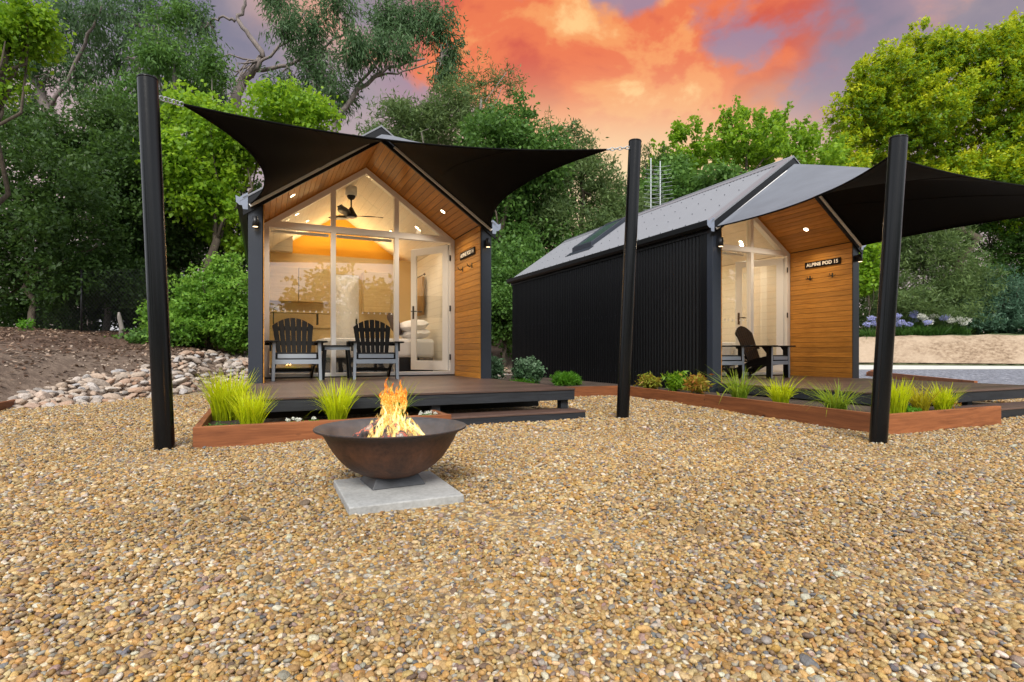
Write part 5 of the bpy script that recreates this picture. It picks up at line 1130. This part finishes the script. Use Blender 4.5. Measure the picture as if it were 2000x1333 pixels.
def litter():
    g = np.random.default_rng(77); n = 34000; X = g.uniform(-16, 3, n); Y = g.uniform(6, 19, n); s = Y - np.interp(X, EX, EY)
    dens = np.clip((s - 0.6) / 2.5, 0.35, 1) * (X < 0.5); k = (s > 0.15) & (g.random(n) < dens); X, Y = X[k], Y[k]; n = len(X); C = np.stack([X, Y, hgt(X, Y) + 0.012 + 0.02 * g.random(n)], 1)
    N_ = unit(n, g) * 0.5 + np.array([0, 0, 1]); D = unit(n, g) * np.array([1, 1, 0.3]); s_ = 0.6 + 0.8 * g.random(n); V, Q = leaf_quads(C, N_, D, 0.085 * s_, 0.035 * s_)
    part('leaf_litter', fast_mesh('leaf_litter', V, Q, g.random(n) ** 1.4, 'dead_leaf'), None, None, label='brown fallen leaves and bark scattered under the left trees', cat='leaf litter', kind='stuff')
def stray():
    g = np.random.default_rng(5); n = 170; X = g.uniform(-5, 7, n); Y = g.uniform(1.2, 9, n); P = np.stack([X, Y], 1); k = inside(P, GP)
    for h in HOLES: k &= ~inside(P, h)
    X, Y = X[k], Y[k]; n = len(X); C = np.stack([X, Y, 0.030 + 0.006 * g.random(n)], 1); N_ = unit(n, g) * 0.35 + np.array([0, 0, 1]); s_ = 0.5 + 0.7 * g.random(n); V, Q = leaf_quads(C, N_, unit(n, g) * np.array([1, 1, 0.2]), 0.05 * s_, 0.018 * s_)
    part('stray_leaves', fast_mesh('stray_leaves', V, Q, g.random(n) * 0.7, 'dead_leaf'), None, None, label='few dry brown leaves lying on the pebbles', cat='leaves', kind='stuff')
leafm('dead_leaf', (0.045, 0.022, 0.014), (0.16, 0.085, 0.05), (0.46, 0.34, 0.25), 0.1)
litter(); stray()
# ------------------------------------------------------------------ grasses and bedding plants
def tuft_mesh(seed, nb, H, spread, lean, wid, matn, seg=6):
    g = np.random.default_rng(seed); V = []; Q = []; tint = []; k = 0; nb = int(nb * 0.68)
    for i in range(nb):
        a = g.random() * 6.283; r0 = spread * math.sqrt(g.random()) * 0.35; h = H * (0.6 + 0.45 * g.random()); ln = lean * (0.15 + g.random() ** 1.2) * h; dr = np.array([math.cos(a), math.sin(a), 0]); a2 = a + g.normal() * 0.9
        b0 = np.array([math.cos(a2) * r0, math.sin(a2) * r0, 0]); side = np.array([-dr[1], dr[0], 0]) * 1.0; side = side * math.cos(g.normal() * 0.7) + dr * 0.3 * g.normal(); tb = g.random() * 0.5
        droop = g.random() ** 2.5 * 0.75 * h * lean * (1.6 if g.random() < 0.12 else 1)
        for s in range(seg + 1):
            t = s / seg; p = b0 + dr * ln * t ** 1.6 + np.array([0, 0, h * t - droop * t ** 3]); w = wid * 1.75 * (1 - t ** 2.2) * (0.7 + 0.3 * min(1, t * 4)) * 0.5 + 0.0004
            V += [p - side * w, p + side * w]
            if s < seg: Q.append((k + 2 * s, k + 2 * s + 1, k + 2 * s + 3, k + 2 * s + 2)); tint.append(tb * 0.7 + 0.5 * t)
        k += 2 * (seg + 1)
    return fast_mesh('blades', np.array(V), np.array(Q), np.clip(np.array(tint), 0, 1), matn)
def tuft(px, py, z, H, spread, lean, nb, matn, label, seed, wid=0.0055, dx=0, xyz=None):
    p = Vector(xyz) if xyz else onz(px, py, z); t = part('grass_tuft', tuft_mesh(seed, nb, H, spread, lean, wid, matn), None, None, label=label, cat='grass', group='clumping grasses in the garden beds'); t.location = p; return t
tuft(0, 0, .1, 0.48, 0.34, 0.50, 520, 'blade_lime', 'tall lime grass clump in the left corner of the near bed, touching the cabin column', 1, 0.008, xyz=(-0.30, 5.75, 0.10))
tuft(0, 0, .1, 0.36, 0.22, 0.60, 420, 'blade_lime', 'smaller bright lime grass clump at the front left of the near bed', 2, 0.006, xyz=(-0.08, 4.92, 0.10))
tuft(0, 0, .1, 0.42, 0.20, 0.70, 420, 'blade_lime', 'lime grass clump in the near bed directly left of the fire bowl', 3, 0.006, xyz=(0.60, 5.0, 0.10))
tuft(0, 0, .1, 0.40, 0.18, 1.1, 110, 'blade_green', 'thin grass clump in the near bed seen behind the flames', 4, 0.0055, xyz=(1.12, 5.0, 0.10))
tuft(0, 0, .1, 0.42, 0.24, 1.15, 260, 'blade_green', 'loose green grass clump nearest the right cabin corner column', 5, 0.007, xyz=(5.50, 5.05, 0.135))
tuft(0, 0, .1, 0.35, 0.22, 1.0, 250, 'blade_lime', 'yellow-green grass clump second from the right cabin corner column', 6, 0.007, xyz=(5.42, 4.38, 0.135))
tuft(0, 0, .1, 0.34, 0.24, 1.5, 280, 'blade_green', 'wide low green grass clump left of the right sail post', 7, 0.006, xyz=(5.28, 3.62, 0.135))
tuft(0, 0, .1, 0.38, 0.24, 0.42, 460, 'blade_lime', 'tall dense lime grass clump just right of the right sail post', 8, 0.0065, xyz=(5.38, 3.12, 0.135))
tuft(0, 0, .1, 0.31, 0.16, 0.75, 260, 'blade_gold', 'golden yellow grass clump in the middle of the right bed front', 9, 0.006, xyz=(5.86, 3.16, 0.135))
tuft(0, 0, .1, 0.31, 0.18, 0.70, 320, 'blade_lime', 'last lime grass clump at the right end of the right bed', 10, 0.006, xyz=(6.24, 3.16, 0.135))
def small_plant(loc, label, name, cat, lobes, nclump, nleaf, L, W, sp, matn, seed, group='small plants in the beds', **k):
    t = thing(name, loc, label=label, cat=cat, group=group); part('foliage', crown_mesh(seed, lobes, nclump, nleaf, L, W, sp, matn=matn, **k), None, t)
    g = random.Random(seed); mb = MB()
    for i in range(9):
        c, r = lobes[i % len(lobes)]; mb.tube(curve_pts((g.uniform(-.02, .02), g.uniform(-.02, .02), -0.01), (c[0] + g.uniform(-.7, .7) * r[0], c[1] + g.uniform(-.7, .7) * r[1], c[2] + g.uniform(-.3, .5) * r[2]), g, 4), [0.004, 0.004, 0.003, 0.003, 0.002], 5)
    part('stems', mb, 'bark_grey', t); return t
Z = 0.135
small_plant((4.35, 8.75, Z), 'grey-green lacy shrub at the rear corner of the right cabin wall', 'lacy_shrub', 'shrub', [((0, 0, 0.26), (0.24, 0.24, 0.22))], 190, 22, 0.055, 0.035, 0.035, 'leaf_sage', 401, topb=0.25)
small_plant((4.12, 8.55, Z), 'low pale green mat plant left of the lacy shrub', 'mat_plant', 'plant', [((0, 0, 0.06), (0.22, 0.18, 0.06))], 70, 22, 0.04, 0.012, 0.03, 'leaf_fern', 402)
small_plant((5.02, 8.55, Z), 'bright green mounded feathery shrub against the black cabin wall', 'feathery_shrub', 'shrub', [((0, 0, 0.10), (0.25, 0.22, 0.12))], 260, 22, 0.055, 0.010, 0.028, 'leaf_fern', 403, droop=-0.6, shell=0.3)
small_plant((4.10, 9.9, Z), 'leafy pale shrub in the gap beside the nearer cabin', 'leafy_shrub', 'shrub', [((0, 0, 0.25), (0.28, 0.24, 0.26)), ((-0.2, 0.2, 0.18), (0.18, 0.18, 0.2))], 150, 20, 0.065, 0.03, 0.05, 'leaf_sage', 404, shell=0.8)
small_plant((5.78, 7.15, Z), 'yellow-green bedding plant nearest the middle sail post', 'bedding_plant', 'plant', [((0, 0, 0.12), (0.15, 0.14, 0.11))], 60, 12, 0.085, 0.026, 0.045, 'leaf_nandina', 405, shell=0.9, up=0.1, tint_lo=-0.12)
small_plant((5.78, 6.55, Z), 'green upright bedding plant between the two others by the black wall', 'bedding_plant', 'plant', [((0, 0, 0.16), (0.13, 0.13, 0.15))], 60, 12, 0.085, 0.026, 0.045, 'leaf_maple', 406, shell=0.9, up=0.1)
small_plant((5.62, 5.95, Z), 'bedding plant with red lower leaves by the black wall', 'bedding_plant', 'plant', [((0, 0, 0.13), (0.16, 0.15, 0.12))], 60, 12, 0.085, 0.026, 0.045, 'leaf_nandina', 407, shell=0.9, up=0.1, tint_lo=0.1)
small_plant((5.62, 3.13, Z), 'small flat green seedling between the lime and golden clumps', 'seedling', 'plant', [((0, 0, 0.025), (0.12, 0.08, 0.03))], 50, 12, 0.035, 0.02, 0.02, 'leaf_fern', 408)
small_plant((6.48, 3.25, Z), 'sparse reddish twiggy seedling at the end of the right bed', 'seedling', 'plant', [((0, 0, 0.06), (0.16, 0.1, 0.06))], 30, 6, 0.02, 0.012, 0.02, 'leaf_nandina', 409, tint_lo=0.2)
small_plant((-0.27, 4.95, 0.10), 'low sprawling green weed beside the small lime clump', 'seedling', 'plant', [((0, 0, 0.02), (0.14, 0.10, 0.02))], 50, 12, 0.022, 0.014, 0.02, 'leaf_mid', 410)
for i, (x, y, lb) in enumerate(((0.24, 4.93, 'small white flower cluster left of the fire bowl'), (0.40, 4.97, 'single white bloom next to the white flower cluster'), (1.42, 4.98, 'small white flower cluster right of the flames'))):
    t = thing('white_flowers', (x, y, 0.10), label=lb, cat='flowers', group='white flowers in the near bed'); n = (7, 2, 9)[i]; g = random.Random(50 + i)
    part('foliage', crown_mesh(430 + i, [((0, 0, 0.02), (0.07 if n > 2 else 0.03, 0.05, 0.02))], 30, 12, 0.02, 0.012, 0.012, matn='leaf_fern'), None, t)
    for k in range(n):
        a = g.uniform(0, 6.28); r = 0.06 * math.sqrt(g.random()) if n > 2 else 0.01; part('bloom', crown_mesh(440 + i * 20 + k, [((math.cos(a) * r * 1.3, math.sin(a) * r, 0.055 + g.uniform(-.01, .015)), (0.014, 0.014, 0.010))], 8, 6, 0.012, 0.010, 0.004, matn='petal_white'), None, t)
# agapanthus row on the bank
def agapanthus(px, d, label, n, col_, seed, hs=1.0):
    g = random.Random(seed); b = at(px, YH, d); z = float(hgt(b.x, b.y)); t = thing('agapanthus', (b.x, b.y, z), label=label, cat='flowering plant', group='agapanthus plants along the bank')
    part('leaves', tuft_mesh(seed, 190, 0.80 * hs, 1.6, 1.2, 0.05, 'leaf_strap', 5), None, t)
    for k in range(n):
        x, y = g.uniform(-1.0, 1.0), g.uniform(-0.4, 0.3); h = g.uniform(0.75, 1.35) * hs; st = part('flower_stem', MB().tube([(x * .6, y * .6, 0), (x, y, h)], 0.012, 5), 'leaf_strap', t)
        part('flower_head', crown_mesh(seed * 9 + k, [((x, y, h + 0.05), (0.21, 0.21, 0.15))], 44, 6, 0.08, 0.055, 0.035, matn=col_, shell=0.2), None, st)
agapanthus(1690, 38.2, 'agapanthus with lilac heads partly behind the right cabin column', 3, 'petal_lilac', 501); agapanthus(1712, 37.6, 'agapanthus with lilac heads left of the right sail post', 3, 'petal_lilac', 502)
agapanthus(1768, 37.8, 'agapanthus with large lilac heads right of the right sail post', 4, 'petal_lilac', 503, 1.1); agapanthus(1800, 37.6, 'agapanthus with three white heads beside the lilac ones', 4, 'petal_white', 504, 1.1)
agapanthus(1830, 37.4, 'agapanthus with mixed pale lilac heads in the middle of the row', 3, 'petal_lilac', 505, 0.9); agapanthus(1852, 37.8, 'agapanthus with tall white heads near the end of the row', 3, 'petal_white', 506, 1.0); agapanthus(1742, 38.4, 'agapanthus with lilac heads hidden partly by the right sail post', 3, 'petal_lilac', 508, 1.0); agapanthus(1786, 39.0, 'agapanthus with pale heads set back between the lilac and white ones', 4, 'petal_lilac', 509, 1.2)
agapanthus(1816, 38.8, 'agapanthus with creamy white heads set back in the middle of the row', 4, 'petal_white', 510, 1.15); agapanthus(1876, 37.4, 'last agapanthus of the row with white heads', 3, 'petal_white', 507, 0.8)

# ------------------------------------------------------------------ fence, stump, shed, antenna
def fence():
    p0, p1 = at(60, YH, 14.6), at(330, YH, 13.9); t = thing('wire_fence', (p0.x, p0.y, 0), label='dark chain wire fence with a black post below the left trees', cat='fence')
    d = Vector((p1.x - p0.x, p1.y - p0.y, 0)); Ln = d.length; d.normalize(); H = 1.65
    zb = lambda s: float(hgt(p0.x + d.x * s, p0.y + d.y * s))
    for px in (162, 300):
        s = (px - 60) / 270 * Ln; part('post', MB().tube([d * s + Vector((0, 0, zb(s) - 0.1)), d * s + Vector((0, 0, zb(s) + H + 0.08))], 0.024, 10), 'dark_plastic', t)
    mb = MB(); st = 0.11; k = -H
    while k < Ln:
        for sg in (1, -1):
            a0, a1 = (max(k, 0), min(k + H, Ln))
            if a1 <= a0: continue
            za, zb_ = (a0 - k, a1 - k) if sg > 0 else (H - (a0 - k), H - (a1 - k)); g0 = zb(Ln * 0.4); mb.bar(d * a0 + Vector((0, 0, g0 + za)), d * a1 + Vector((0, 0, g0 + zb_)), 0.0035, 0.0035)
        k += st
    part('wire_mesh', mb, 'dark_plastic', t, kind='stuff')
fence()
b = at(236, YH, 13.0); z = float(hgt(b.x, b.y)); part('tree_stump', MB().tube([(0, 0, -0.05), (0.02, 0, 0.25), (-0.03, 0, 0.5), (-0.04, 0, 0.62)], [0.06, 0.05, 0.045, 0.02], 9), 'bark_grey', None, loc=(b.x, b.y, z), label='thin weathered grey stump standing on the leaf litter', cat='stump')
b = at(52, YH, 11.6); small_plant((b.x, b.y, float(hgt(b.x, b.y))), 'lone small green sapling on the leaf litter at left', 'sapling', 'plant', [((0, 0, 0.14), (0.14, 0.12, 0.12))], 22, 10, 0.07, 0.03, 0.03, 'leaf_fern', 411)
def shed():
    b = at(225, YH, 33); t = thing('white_house', (b.x, b.y, 0), rz=-YAW * 0.6, label='white walled house glimpsed through the left trees', cat='house')
    part('wall', MB().box((-1.6, 0, 0), (1.9, 6, 6.9)), 'house_wall', t); part('roof', MB().prism([(-0.4, 6.9), (3, 7.9), (6.4, 6.9)], -1.9, 2.2, 'x'), 'roof_steel', t)
shed()
def antenna():
    b = at(1281, YH, 17.5); t = thing('tv_antenna', (b.x, b.y, 0), rz=-YAW, label='tall metal television antenna array behind the right roof', cat='antenna')
    for x, h in ((-0.16, 7.0), (0.14, 6.9)):
        part('mast', MB().tube([(x, 0, 0), (x, 0, h)], 0.017, 8), 'antenna_metal', t)
    for x, z0, n in ((-0.16, 5.3, 11), (0.14, 5.4, 11)):
        for k in range(n):
            z = z0 + k * 0.13; w = 0.46 - 0.012 * k; part('element', MB().tube([(x - w * 0.55, -0.02, z + 0.03), (x, -0.02, z), (x + w, 0.02, z + 0.07)], 0.0045, 5), 'antenna_metal', t)
antenna()
